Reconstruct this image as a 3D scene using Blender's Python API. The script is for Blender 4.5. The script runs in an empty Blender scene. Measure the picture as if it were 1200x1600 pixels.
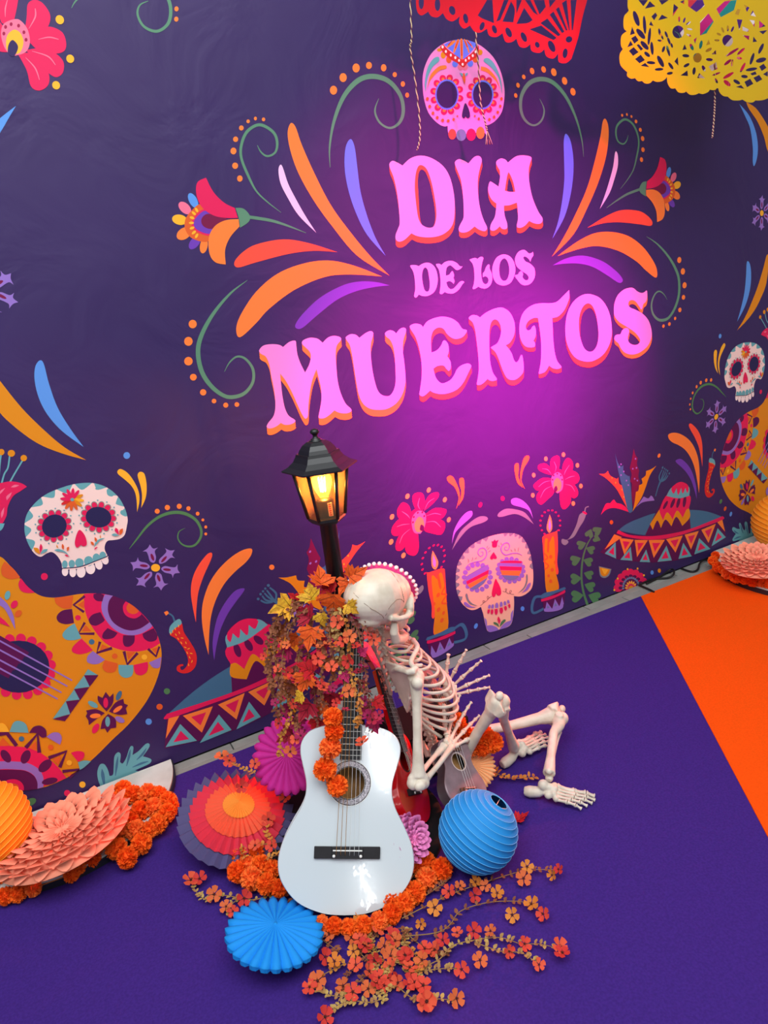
import bpy, bmesh, math, random
from mathutils import Vector, Matrix, Quaternion
from mathutils.geometry import tessellate_polygon
R = math.radians
PI = math.pi
scene = bpy.context.scene
COL = scene.collection
random.seed(7)

# ------------------------------------------------------------ camera
FPX = 1109.0
YAW, PITCH, ROLL = R(25.79301), R(-17.988624), R(-6.786083)
CAM = Vector((-1.70149, -2.44, 1.63256))
def cam_axes():
    cy, sy, cp, sp = math.cos(YAW), math.sin(YAW), math.cos(PITCH), math.sin(PITCH)
    f = Vector((sy*cp, cy*cp, sp)); r0 = Vector((cy, -sy, 0)); u0 = r0.cross(f)
    cr, sr = math.cos(ROLL), math.sin(ROLL)
    return cr*r0+sr*u0, -sr*r0+cr*u0, f
AX, AU, AF = cam_axes()
cd = bpy.data.cameras.new('camera')
cam = bpy.data.objects.new('camera', cd); COL.objects.link(cam)
cd.sensor_fit = 'VERTICAL'; cd.sensor_height = 36.0; cd.lens = 36.0*FPX/1600.0
cd.clip_start = 0.05
cam.matrix_world = Matrix.Translation(CAM) @ Matrix((AX, AU, -AF)).transposed().to_4x4()
scene.camera = cam

# ------------------------------------------------------------ light
world = bpy.data.worlds.new('hall_light'); scene.world = world
world.use_nodes = True
bg = world.node_tree.nodes['Background']
bg.inputs[0].default_value = (0.93, 0.97, 1.0, 1); bg.inputs[1].default_value = 0.29
def lamp(name, kind, loc, aim, power, color, **kw):
    ld = bpy.data.lights.new(name, kind); ld.energy = power; ld.color = color
    for k, v in kw.items(): setattr(ld, k, v)
    o = bpy.data.objects.new(name, ld); COL.objects.link(o)
    o.location = loc
    o.rotation_euler = (Vector(aim)-Vector(loc)).to_track_quat('-Z', 'Y').to_euler()
    return o
lamp('hall_ceiling_panel', 'AREA', (-1.7, -2.6, 4.4), (-0.8, -0.9, 0.0), 240, (0.95, 0.98, 1.0), shape='RECTANGLE', size=5.0, size_y=2.6)
for sx in (-0.34, 0.06, 0.44): lamp('magenta_spot', 'SPOT', (sx+0.12, -1.75, 2.35), (sx, 0, 1.13), {-0.34: 560, 0.06: 1150, 0.44: 740}[sx], (1.0, 0.0, 0.33), spot_size=R(34), spot_blend=1.0, shadow_soft_size=0.08)
lamp('magenta_wash', 'SPOT', (0.2, -1.9, 2.5), (0.05, 0, 1.45), 330, (1.0, 0.0, 0.45), spot_size=R(58), spot_blend=1.0, shadow_soft_size=0.1)
lamp('red_spot', 'SPOT', (0.85, -0.40, 0.70), (-0.75, -0.68, 0.50), 215, (1.0, 0.14, 0.08), spot_size=R(50), spot_blend=0.7, shadow_soft_size=0.05)
# strip lights added behind the viewer for reflected streaks on the white guitar
lamp('guitar_streak_light', 'AREA', (-2.60, -6.54, 1.95), (-1.2, -1.0, 0.1), 4.0, (1, 1, 1), shape='RECTANGLE', size=0.05, size_y=0.50)
lamp('guitar_streak_light', 'AREA', (-2.05, -6.12, 3.08), (-1.04, -0.87, 0.36), 14, (1, 1, 1), shape='RECTANGLE', size=0.13, size_y=0.62)
scene.view_settings.view_transform = 'Standard'
scene.view_settings.look = 'None'
scene.view_settings.gamma = 1.0
scene.view_settings.use_curve_mapping = False
scene.view_settings.exposure = 0.0

# ------------------------------------------------------------ pixel rays to places in the hall (1200 x 1600 frame)
def ray(x, y): return AF + AX*((x-600)/FPX) - AU*((y-800)/FPX)
def at_y(x, y, Y): d = ray(x, y); return CAM + d*((Y-CAM.y)/d.y)
def at_z(x, y, Z): d = ray(x, y); return CAM + d*((Z-CAM.z)/d.z)
def at_d(x, y, t): return CAM + ray(x, y)*t

# ------------------------------------------------------------ materials
def lin(c):
    return tuple(((v/255)/12.92 if v/255 <= 0.04045 else ((v/255+0.055)/1.055)**2.4) for v in c)
MATS = {}
def mat(name, rgb, rough=0.55, spec=0.4, metal=0.0, noise=0.0, nscale=30, bump=0.0, bscale=120, trans=0.0, alpha=1.0, coat=0.0, subs=0.0, emit=None, es=0.0, rgb2=None, k=1.0):
    if name in MATS: return MATS[name]
    m = bpy.data.materials.new(name); m.use_nodes = True
    nt = m.node_tree; b = nt.nodes['Principled BSDF']
    c = [min(1, v*k) for v in lin(rgb)]
    b.inputs['Base Color'].default_value = (*c, 1)
    b.inputs['Roughness'].default_value = rough
    b.inputs['Specular IOR Level'].default_value = spec
    b.inputs['Metallic'].default_value = metal
    b.inputs['Coat Weight'].default_value = coat
    b.inputs['Transmission Weight'].default_value = trans
    b.inputs['Alpha'].default_value = alpha
    if subs:
        b.inputs['Subsurface Weight'].default_value = subs; b.inputs['Subsurface Radius'].default_value = (0.02, 0.01, 0.006)
    if emit:
        b.inputs['Emission Color'].default_value = (*lin(emit), 1); b.inputs['Emission Strength'].default_value = es
    tc = nt.nodes.new('ShaderNodeTexCoord')
    if noise or rgb2:
        n = nt.nodes.new('ShaderNodeTexNoise'); n.inputs['Scale'].default_value = nscale; n.inputs['Detail'].default_value = 5
        nt.links.new(tc.outputs['Object'], n.inputs['Vector'])
        r = nt.nodes.new('ShaderNodeValToRGB')
        c2 = [min(1, v*k) for v in lin(rgb2)] if rgb2 else [min(1, v*(1+noise)) for v in c]
        c1 = c if rgb2 else [v*(1-noise) for v in c]
        r.color_ramp.elements[0].position = 0.35; r.color_ramp.elements[1].position = 0.68
        r.color_ramp.elements[0].color = (*c1, 1); r.color_ramp.elements[1].color = (*c2, 1)
        nt.links.new(n.outputs['Fac'], r.inputs[0]); nt.links.new(r.outputs[0], b.inputs['Base Color'])
    if bump:
        n2 = nt.nodes.new('ShaderNodeTexNoise'); n2.inputs['Scale'].default_value = bscale; n2.inputs['Detail'].default_value = 3
        nt.links.new(tc.outputs['Object'], n2.inputs['Vector'])
        bp = nt.nodes.new('ShaderNodeBump'); bp.inputs['Strength'].default_value = bump; bp.inputs['Distance'].default_value = 0.002
        nt.links.new(n2.outputs['Fac'], bp.inputs['Height']); nt.links.new(bp.outputs[0], b.inputs['Normal'])
    MATS[name] = m
    return m

# ------------------------------------------------------------ mesh helpers
def obj(name, bm, mats, parent=None, smooth=False):
    me = bpy.data.meshes.new(name)
    if smooth:
        for f in bm.faces: f.smooth = True
    bm.to_mesh(me); bm.free()
    for m in (mats if isinstance(mats, (list, tuple)) else [mats]): me.materials.append(m)
    o = bpy.data.objects.new(name, me); COL.objects.link(o)
    if parent: o.parent = parent
    return o
def thing(name, label, cat, loc=(0, 0, 0), rot=None, group=None):
    o = bpy.data.objects.new(name, None); COL.objects.link(o); o.empty_display_size = 0.05
    o.location = loc
    if rot is not None:
        if isinstance(rot, Matrix): o.rotation_euler = rot.to_euler()
        else: o.rotation_euler = rot
    tag(o, label, cat, group)
    return o
def tag(o, label=None, cat=None, group=None, kind=None):
    if label: o['label'] = label
    if cat: o['category'] = cat
    if group: o['group'] = group
    if kind: o['kind'] = kind
    return o
def dup(root, loc=None, rot=None, label=None, group=None, scale=None):
    r = root.copy(); COL.objects.link(r)
    if loc is not None: r.location = loc
    if rot is not None: r.rotation_euler = rot
    if scale is not None: r.scale = (scale,)*3
    if label: r['label'] = label
    if group: r['group'] = group
    for ch in list(root.children):
        c = ch.copy(); COL.objects.link(c); c.parent = r
        for g in list(ch.children):
            d = g.copy(); COL.objects.link(d); d.parent = c
    return r
def add_box(bm, c, s, M=None, mi=0):
    x, y, z = s[0]/2, s[1]/2, s[2]/2; vs = []
    for p in ((-x,-y,-z),(x,-y,-z),(x,y,-z),(-x,y,-z),(-x,-y,z),(x,-y,z),(x,y,z),(-x,y,z)):
        v = Vector(p)+Vector(c)
        vs.append(bm.verts.new(M @ v if M else v))
    for f in ((3,2,1,0),(4,5,6,7),(0,1,5,4),(1,2,6,5),(2,3,7,6),(3,0,4,7)):
        bm.faces.new([vs[i] for i in f]).material_index = mi
def frames(pts):
    out = []; n = len(pts); prev = None
    for i in range(n):
        t = (pts[min(i+1, n-1)]-pts[max(i-1, 0)])
        if t.length < 1e-9: t = Vector((0, 0, 1))
        t.normalize()
        if prev is None:
            a = Vector((0, 0, 1)) if abs(t.z) < 0.9 else Vector((1, 0, 0))
            x = a.cross(t).normalized()
        else:
            x = prev - t*prev.dot(t)
            if x.length < 1e-6: x = t.orthogonal()
            x.normalize()
        prev = x; out.append((x, t.cross(x), t))
    return out
def add_tube(bm, pts, rad, seg=8, cap=True, flat=1.0, mi=0, closed=False, up=None):
    pts = [Vector(p) for p in pts]; n = len(pts)
    rads = rad if isinstance(rad, (list, tuple)) else [rad]*n
    fr = frames(pts); rings = []
    for p, r, (x, y, t) in zip(pts, rads, fr):
        if up is not None:
            y = Vector(up) - t*Vector(up).dot(t); y.normalize(); x = y.cross(t)
        rings.append([bm.verts.new(p + x*(r*math.cos(2*PI*k/seg)) + y*(r*flat*math.sin(2*PI*k/seg))) for k in range(seg)])
    m = n if closed else n-1
    for i in range(m):
        a, b = rings[i], rings[(i+1) % n]
        for k in range(seg):
            f = bm.faces.new((a[k], a[(k+1) % seg], b[(k+1) % seg], b[k])); f.material_index = mi; f.smooth = True
    if cap and not closed:
        bm.faces.new(list(reversed(rings[0]))).material_index = mi; bm.faces.new(rings[-1]).material_index = mi
def add_lathe(bm, prof, seg=16, M=None, mi=0, cap=True, smooth=True):
    rings = []
    for r, z in prof:
        rings.append([bm.verts.new((M @ Vector((r*math.cos(2*PI*k/seg), r*math.sin(2*PI*k/seg), z))) if M else Vector((r*math.cos(2*PI*k/seg), r*math.sin(2*PI*k/seg), z))) for k in range(seg)])
    for a, b in zip(rings, rings[1:]):
        for k in range(seg):
            f = bm.faces.new((a[k], a[(k+1) % seg], b[(k+1) % seg], b[k])); f.material_index = mi; f.smooth = smooth
    if cap:
        bm.faces.new(list(reversed(rings[0]))).material_index = mi; bm.faces.new(rings[-1]).material_index = mi
def add_ball(bm, c, r, u=10, v=7, M=None, sc=(1, 1, 1), mi=0):
    rings = []; c = Vector(c)
    T = (lambda p: M @ p) if M else (lambda p: p)
    top = bm.verts.new(T(c+Vector((0, 0, r*sc[2])))); bot = bm.verts.new(T(c-Vector((0, 0, r*sc[2]))))
    for i in range(1, v):
        a = PI*i/v
        rings.append([bm.verts.new(T(c+Vector((r*sc[0]*math.sin(a)*math.cos(2*PI*k/u), r*sc[1]*math.sin(a)*math.sin(2*PI*k/u), r*sc[2]*math.cos(a))))) for k in range(u)])
    fs = []
    for k in range(u):
        fs.append(bm.faces.new((top, rings[0][k], rings[0][(k+1) % u])))
        fs.append(bm.faces.new((bot, rings[-1][(k+1) % u], rings[-1][k])))
    for a, b in zip(rings, rings[1:]):
        for k in range(u): fs.append(bm.faces.new((a[k], b[k], b[(k+1) % u], a[(k+1) % u])))
    for f in fs: f.material_index = mi; f.smooth = True
def crom(P, n=6, closed=False):
    P = [Vector(p) for p in P]; out = []; N = len(P)
    if N < 3 and not closed: return P
    segs = N if closed else N-1
    for i in range(segs):
        if closed: a, b, c, d = P[(i-1) % N], P[i], P[(i+1) % N], P[(i+2) % N]
        else: a, b, c, d = P[max(i-1, 0)], P[i], P[i+1], P[min(i+2, N-1)]
        for k in range(n):
            t = k/n
            out.append(0.5*((2*b)+(c-a)*t+(2*a-5*b+4*c-d)*t*t+(3*b-a-3*c+d)*t**3))
    if not closed: out.append(P[-1])
    return out
def outline(s, n=5):
    """'x,y x,y! ...' closed outline; '!' marks a corner, other points are rounded"""
    pts, cor = [], []
    for w in s.split():
        c = w.endswith('!')
        a = [float(v) for v in w.rstrip('!').split(',')]
        pts.append(Vector((a[0], a[1], 0))); cor.append(c)
    N = len(pts)
    if not any(cor): return crom(pts, n, True)
    k0 = cor.index(True); pts = pts[k0:]+pts[:k0]; cor = cor[k0:]+cor[:k0]
    pts.append(pts[0]); cor.append(True)
    out = []; run = [pts[0]]
    for p, c in zip(pts[1:], cor[1:]):
        run.append(p)
        if c:
            out += crom(run, n)[:-1] if len(run) > 2 else [run[0]]
            run = [p]
    return out

# ------------------------------------------------------------ the setting
wallm = mat('grey_partition', (150, 150, 152), 0.8)
bm = bmesh.new(); add_box(bm, (0, 0.06, 1.6), (7.0, 0.08, 3.2)); w = obj('wall_back', bm, wallm); w['kind'] = 'structure'
floorm = mat('grey_floor', (92, 94, 92), 0.6, noise=0.15, nscale=12)
bm = bmesh.new(); add_box(bm, (0, -1.6, -0.045), (7.0, 3.6, 0.07)); fl = obj('floor', bm, floorm); fl['kind'] = 'structure'
tilem = mat('grey_vinyl_tile', (140, 143, 138), 0.5, noise=0.10, nscale=9, bump=0.15)
me0 = None
x = -3.4
while x < 3.3:
    for yc, wd in ((-0.026, 0.046), (-0.074, 0.046), (-0.122, 0.046)):
        off = 0.21 if yc == -0.074 else 0.0
        bm = bmesh.new(); add_box(bm, (0, 0, 0), (0.595, wd, 0.009))
        bmesh.ops.bevel(bm, geom=bm.edges[:], offset=0.0012, segments=1, affect='EDGES')
        t = obj('tile', bm, tilem, fl); t.location = (x+off, yc, -0.0045)
    x += 0.60
fabric = mat('backdrop_fabric', (54, 36, 92), 0.52, spec=0.34, noise=0.06, nscale=2.0)
# a few soft creases in the printed cloth
nt = fabric.node_tree; b = nt.nodes['Principled BSDF']
tc = nt.nodes.new('ShaderNodeTexCoord'); n1 = nt.nodes.new('ShaderNodeTexNoise'); n1.inputs['Scale'].default_value = 3.0; n1.inputs['Detail'].default_value = 4; n1.inputs['Distortion'].default_value = 1.2
bp = nt.nodes.new('ShaderNodeBump'); bp.inputs['Strength'].default_value = 0.42; bp.inputs['Distance'].default_value = 0.02
nt.links.new(tc.outputs['Object'], n1.inputs['Vector']); nt.links.new(n1.outputs['Fac'], bp.inputs['Height']); nt.links.new(bp.outputs[0], b.inputs['Normal'])
back = thing('printed_backdrop', 'tall navy and purple printed party backdrop covering the whole rear wall behind the lamp', 'backdrop', (0, 0, 0))
bm = bmesh.new(); add_box(bm, (0, 0.004, 1.504), (6.6, 0.008, 3.0)); obj('cloth_panel', bm, fabric, back)

purple = mat('purple_carpet', (62, 37, 122), 0.95, spec=0.1, noise=0.12, nscale=160, bump=0.5, bscale=420)
orange = mat('orange_carpet', (240, 84, 8), 0.95, spec=0.1, noise=0.06, nscale=160, bump=0.5, bscale=420)
s0 = at_z(1001, 932, 0.004); s1 = at_z(1200, 1310, 0.004); sd = (s1-s0)
s2 = s0+sd*(2.9/-sd.y)*1.0 if sd.y < 0 else s1
def slab(name, poly, z0, z1, m):
    bm = bmesh.new()
    a = [bm.verts.new((p[0], p[1], z0)) for p in poly]; b_ = [bm.verts.new((p[0], p[1], z1)) for p in poly]
    bm.faces.new(list(reversed(a))); bm.faces.new(b_)
    for i in range(len(poly)): bm.faces.new((a[i], a[(i+1) % len(poly)], b_[(i+1) % len(poly)], b_[i]))
    bmesh.ops.recalc_face_normals(bm, faces=bm.faces[:])
    return obj(name, bm, m)
eL = at_z(309, 1199, 0.004); eM = at_z(745, 1029, 0.004)
tag(slab('carpet', [(-3.3, eL.y-0.005), (eL.x, eL.y), (eM.x, eM.y), (s0.x, s0.y), (s2.x, s2.y), (-3.3, s2.y)], 0.0005, 0.005, purple), 'wide deep purple carpet that the guitars and skeleton stand on', 'carpet')
o1 = at_z(1095, 896, 0.004)
tag(slab('carpet', [(s0.x+0.002, s0.y), (o1.x, o1.y), (3.3, o1.y-0.01), (3.3, s2.y), (s2.x+0.002, s2.y)], 0.0005, 0.005, orange), 'bright orange carpet meeting the purple one at a slanted seam on the right', 'carpet')

# ------------------------------------------------------------ the print on the backdrop (flat ink, traced on the wall plane)
ART = None
INK = {'navy': (50, 34, 88), 'pink': (244, 142, 212), 'lilacpink': (240, 200, 238), 'orange': (252, 132, 58), 'redor': (250, 84, 62), 'green': (92, 142, 112),
 'blue': (104, 124, 246), 'sky': (92, 152, 232), 'purple': (112, 62, 180), 'crim': (228, 30, 90), 'rose': (242, 116, 148), 'yellow': (250, 182, 48),
 'plum': (92, 20, 80), 'teal': (104, 172, 182), 'bone': (250, 222, 216), 'lilac': (150, 116, 200), 'amber': (226, 142, 24), 'petrol': (66, 112, 146), 'red': (214, 40, 44),
 'dkgreen': (80, 130, 84), 'peach': (252, 198, 160), 'grey': (128, 140, 140), 'steel': (112, 128, 168), 'cream': (250, 232, 232), 'dred': (160, 20, 70), 'rust': (224, 96, 40), 'flame': (252, 170, 90), 'maroon': (120, 20, 70),'ink2':(40,36,84)}
def ink(c): return mat('ink_'+c, INK[c], 0.55, 0.25)
REG = {'px': (0, 0, 1), 'A1': (600, 230, 7.5), 'A2': (700, 230, 7.5), 'A3': (640, 380, 6), 'M': (400, 510, 6.6667), 'U': (530, 490, 6.6667), 'E': (640, 480, 6.6667), 'RT': (720, 460, 6.6667),
 'OS': (870, 430, 7.5), 'SK': (650, 50, 8), 'N1': (0, 0, 3), 'N2': (400, 0, 3), 'N3': (800, 0, 3), 'N4': (0, 400, 3), 'N5': (400, 400, 3), 'N6': (800, 400, 3),
 'C1': (0, 650, 4.8), 'C2': (0, 850, 4), 'C3': (180, 720, 4.8), 'C4': (0, 1100, 4), 'C5': (230, 900, 4.8), 'C6': (580, 700, 4), 'C7': (820, 680, 3.5294), 'C8': (1000, 500, 3.81)}
class Art:
    def __init__(self, name, mirror=False, label=None): self.name, self.mirror, self.label, self.items = name, mirror, label, []
    def w(self, reg, pts):
        ox, oy, s = REG[reg]
        return [at_y(ox+p[0]/s, oy+p[1]/s, 0) for p in pts]
    def add(self, col, loops): self.items.append((col, loops)); return self
    def P(self, reg, col, s, holes=(), n=5):
        return self.add(col, [self.w(reg, outline(s, n))]+[self.w(reg, outline(h, n)) for h in holes])
    def ext(self, reg, col, s, dx, dy, holes=(), n=5):
        o = outline(s, n)
        for k in (1.0, 0.66, 0.33):
            self.add(col, [self.w(reg, [(p[0]+dx*k, p[1]+dy*k) for p in o])]+[self.w(reg, outline(h, n)) for h in holes])
        return self
    def E(self, reg, col, *els):
        for e in els:
            cx, cy, rx, ry = e[:4]; a = R(e[4]) if len(e) > 4 else 0
            n = 14 if max(rx, ry)/REG[reg][2] < 6 else 24
            self.add(col, [self.w(reg, [(cx+rx*math.cos(t)*math.cos(a)-ry*math.sin(t)*math.sin(a), cy+rx*math.cos(t)*math.sin(a)+ry*math.sin(t)*math.cos(a)) for t in [2*PI*k/n for k in range(n)]])])
        return self
    def W(self, reg, col, s, n=6, wk=1.0):
        P = [tuple(float(v) for v in w.split(',')) for w in s.split()]
        c = crom(P, n) if len(P) > 2 else [Vector(p) for p in P]
        L, Rr = [], []
        for i, p in enumerate(c):
            t = c[min(i+1, len(c)-1)]-c[max(i-1, 0)]; t.z = 0; t.normalize(); h = max(0.2, p.z)*0.5*wk
            L.append((p.x-t.y*h, p.y+t.x*h)); Rr.append((p.x+t.y*h, p.y-t.x*h))
        self.add(col, ('strip', self.w(reg, L), self.w(reg, Rr))); return self
    def rays(self, reg, col, cx, cy, r0, pr, n, el, a0=0, ry=1.0, tilt=0):
        """n petals (ellipses) round a centre; el = (radial half length, tangential half width)"""
        t0 = R(tilt)
        for k in range(n):
            a = R(a0)+2*PI*k/n; x, y = r0*math.cos(a), r0*ry*math.sin(a)
            self.E(reg, col, (cx+x*math.cos(t0)-y*math.sin(t0), cy+x*math.sin(t0)+y*math.cos(t0), el[0], el[1], math.degrees(math.atan2(y, x))+tilt))
        return self
    def emit(self):
        for s in ((1, -1) if self.mirror else (1,)):
            bm = bmesh.new(); cols = []
            for i, (col, loops) in enumerate(self.items):
                if col not in cols: cols.append(col)
                mi = cols.index(col); y = -0.0006-0.00003*i
                if loops[0] == 'strip':
                    va = [bm.verts.new((p.x*s, y, p.z)) for p in loops[1]]; vb = [bm.verts.new((p.x*s, y, p.z)) for p in loops[2]]
                    for k in range(len(va)-1):
                        bm.faces.new((va[k], va[k+1], vb[k+1], vb[k])).material_index = mi
                    continue
                tris = tessellate_polygon([[Vector((p.x, p.z, 0)) for p in l] for l in loops])
                flat = [bm.verts.new((p.x*s, y, p.z)) for l in loops for p in l]
                for t in tris:
                    try: f = bm.faces.new([flat[j] for j in t]); f.material_index = mi
                    except ValueError: pass
            for f in bm.faces:
                f.normal_update()
                if f.normal.y > 0: f.normal_flip()
            o = obj(self.name, bm, [ink(c) for c in cols], back)
            if self.label: o['label'] = self.label
# lettering
a = Art('lettering', label='pink block lettering reading DIA DE LOS MUERTOS with orange edges')
D = "215,215! 165,185 100,160 62,195 70,250 110,350 145,500 170,680 183,880 165,950 135,1030 140,1085 180,1108 240,1085 320,1010! 400,1045 530,1057 660,1035 760,970 815,870 828,700 815,530 770,350 690,220 560,130 430,98 310,130"
Dh = "430,210 395,235 370,320 360,440 365,560 385,740 405,840 440,905 500,940 555,942 590,915 610,830 610,720 590,580 560,430 520,300 480,235"
Dk = "435,262 410,290 398,350 395,440 402,560 412,740 425,860 450,915 500,940 555,942 585,915 600,840 595,720 570,570 540,430 500,320 470,275"
a.ext('A1', 'redor', D, 5, 70, [Dk]).P('A1', 'pink', D, [Dh])
I = "238,190! 190,160 130,140 85,165 82,205 115,290 150,390 172,540 182,700 180,825 150,890 125,950 135,990 180,1002 240,985 310,930! 360,965 420,985 450,970 455,935 420,860 385,760 360,630 348,480 352,350 375,240 395,160 380,115 345,102 300,120"
a.ext('A2', 'redor', I, 5, 62).P('A2', 'pink', I)
A_ = "700,180! 670,145 620,132 575,155 562,190 585,240 605,280 605,370 590,462! 545,430 495,403 475,440 468,500 485,570 520,625 565,660! 560,740 545,820 505,895 492,945 500,972 530,980 565,965 605,928! 630,955 665,962 692,945 690,890 665,810 655,730 655,685! 720,680 805,650! 815,740 818,840 805,910 810,940 850,945 900,920 950,865! 1000,890 1060,900 1100,880 1105,830 1060,760 1010,650 975,540 950,400 945,270 960,190 978,130 950,105 870,95 790,110"
a.ext('A2', 'redor', A_, 3, 60, ["712,352! 700,410 688,512! 720,522 768,524! 745,430"]).P('A2', 'pink', A_, ["708,292! 690,350 665,508! 720,525 785,522! 765,420 735,340"])
a.P('A3', 'pink', "85,215! 50,205 8,208 10,228 30,260 45,320 52,420 45,470 42,498 60,510 85,482! 120,495 165,495 215,470 245,430 262,360 258,290 235,225 195,190 155,183 115,195", ["145,228 125,250 115,310 125,390 140,440 165,455 183,435 188,380 180,310 168,250"])
a.P('A3', 'pink', "298,205! 275,193 248,197 252,215 275,255 287,330 288,400 282,450 282,472 300,478 328,458! 360,470 410,470 460,435 490,390 510,365 495,355 470,362 440,395 410,425 380,430 355,405 343,365! 370,355 395,365 412,382! 420,355 410,325! 415,295 400,262 385,275 370,295 338,305! 340,260 350,225 380,208 405,225 440,252 475,240 495,217! 470,215 440,185 400,167 360,167 325,180")
a.P('A3', 'pink', "635,148! 610,138 565,152 565,162 590,195 603,250 606,330 600,385 590,418 595,430 612,428 642,407! 670,420 710,425 750,400 772,350 770,290 750,240 748,205 735,200 715,225 700,265 685,285 685,320! 710,310 735,330 735,365 710,385 685,365 672,310 670,240 680,180 690,140 675,127 655,132")
a.P('A3', 'pink', "880,105 820,130 785,190 773,255 785,330 820,380 880,397 940,375 975,320 990,250 978,180 940,125", ["882,143 850,175 838,240 845,310 865,345 890,353 915,335 932,280 930,215 910,160"])
a.P('A3', 'pink', "1065,62 1020,80 990,130 988,175 1005,220 1050,260 1095,290 1115,320 1105,345 1080,345 1058,320 1062,285 1045,262 1025,275 1015,292 988,300 990,318 1010,345 1040,380 1080,395 1130,380 1165,335 1175,285 1165,230 1125,190 1085,170 1065,140 1075,125 1100,135 1120,155 1130,175! 1142,140 1158,115 1155,80! 1140,92 1115,95 1090,72")
M_ = "280,215! 240,192 160,185 75,200 32,250 50,285 100,315 135,390 155,500 180,620 197,740 200,850 180,935 130,1000 110,1040 125,1060 165,1060 215,1038 258,1005! 300,1025 360,1020 405,995 400,970 340,930 300,850 275,730 262,620 250,490! 310,570 370,680 420,790 465,890 500,950 520,960 540,930 545,820 560,690 585,560 628,445! 650,530 675,640 680,760 665,860 650,940 665,958 710,955 760,925 815,875! 870,900 940,905 990,885 985,855 930,800 880,690 850,570 835,420 828,290 840,200 885,140 870,110 810,98 750,115 692,170! 640,128 560,118 490,145 478,180 510,215 555,260 570,310 555,390 510,480! 460,380 430,290 418,200 415,160 395,147 340,165"
a.ext('M', 'orange', M_, 6, 68).P('M', 'pink', M_)
U_ = "208,252! 170,220 115,215 68,245 75,275 110,330 135,440 155,570 180,730 205,850 250,940 320,990 410,1002 500,990 590,935 655,840 685,730 688,640 675,500 660,380 665,280 692,190 690,155 660,147 625,165 592,207! 560,180 515,175 475,205 490,240 530,275 560,340 578,450 585,600 585,720 565,800 530,850 490,860 440,845 400,800 370,710 345,590 328,440 328,320 350,230 350,195 320,183 270,205"
a.ext('U', 'orange', U_, 3, 70 ).P('U', 'pink', U_)
E_ = "138,208! 110,180 50,172 2,195 10,230 60,310 95,420 118,540 125,660 120,760 105,870 100,910 130,928 160,915 212,868! 250,890 330,905 420,890 500,850 560,780 610,680 640,615 620,590 585,588 530,610 490,650 460,710 420,760 350,792 310,780 270,730 245,640! 290,612 350,608 380,640 405,665! 425,640 425,570 390,510! 405,460 400,390 370,348 345,355 325,400 280,450 225,472! 220,380 225,300 250,240 300,212 350,225 390,280 440,320 490,330 550,310 590,260 590,238 545,222 500,160 430,115 340,98 250,115 180,150"
a.ext('E', 'redor', E_, 6, 58).P('E', 'pink', E_)
R_ = "197,240! 160,218 110,218 80,250 120,290 145,360 165,500 180,640 185,780 175,870 165,935 195,942 230,925 275,880! 310,900 350,898 372,880 330,810 305,710 297,600 293,480 297,370 315,290 350,260 385,275 410,320 418,380 405,450 375,510 320,545 315,560 350,590 380,640 410,720 440,800 480,870 530,892 580,880 635,830 652,780 648,690 635,632 620,640 600,685 575,708 550,680 530,620 500,570 465,530! 510,500 550,430 562,350 550,270 510,190 450,145 400,137 330,155 260,190"
a.ext('RT', 'redor', R_, 3, 56).P('RT', 'pink', R_)
T_ = "1125,-45! 1070,10 1000,75 930,92 840,92 760,105 690,145 640,205 612,290 607,380 620,460 650,520 690,548 740,552 768,540 770,505 752,482! 775,440 780,380 770,335 760,325 740,340 725,365 695,375 675,350 680,310 710,270 760,245 802,245! 815,330 830,450 835,580 830,700 815,790 810,825 840,822 880,800 917,740! 960,770 1010,775 1042,762 1040,745 1000,690 975,600 960,470 955,360 950,245! 1010,230 1070,170 1105,100 1128,30"
a.ext('RT', 'redor', T_, 3, 44).P('RT', 'pink', T_)
a.ext('OS', 'redor', "370,220 270,245 180,325 120,450 97,600 105,750 150,880 220,970 320,1010 420,1005 530,940 600,840 638,720 640,600 620,470 570,350 490,260", 3, 68, ["375,382 320,420 285,490 270,600 272,720 300,820 340,885 380,897 430,880 470,810 485,700 475,570 450,460 415,400"])
a.P('OS', 'pink', "370,220 270,245 180,325 120,450 97,600 105,750 150,880 220,970 320,1010 420,1005 530,940 600,840 638,720 640,600 620,470 570,350 490,260", ["370,330 315,355 275,430 255,540 262,680 285,780 325,865 380,897 430,880 470,810 485,700 475,570 455,460 420,370"])
S_ = "855,147 780,170 710,235 672,330 665,430 680,490 730,550 800,595 870,640 920,680 965,740 970,780 940,812 890,815 845,790 828,740 838,690 845,655 830,625 795,622 760,650 740,690 690,700 670,735 680,765 720,800 750,860 800,910 880,930 970,905 1060,830 1105,730 1105,640 1070,530 1000,450 920,405 860,380 835,345 845,305 880,292 920,310 960,365 985,405! 1000,385 1010,340 1040,310 1055,260 1055,195 1045,180 1020,200 985,208 940,190 900,155"
a.ext('OS', 'orange', S_, 2, 46).P('OS', 'pink', S_).emit()

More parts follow.
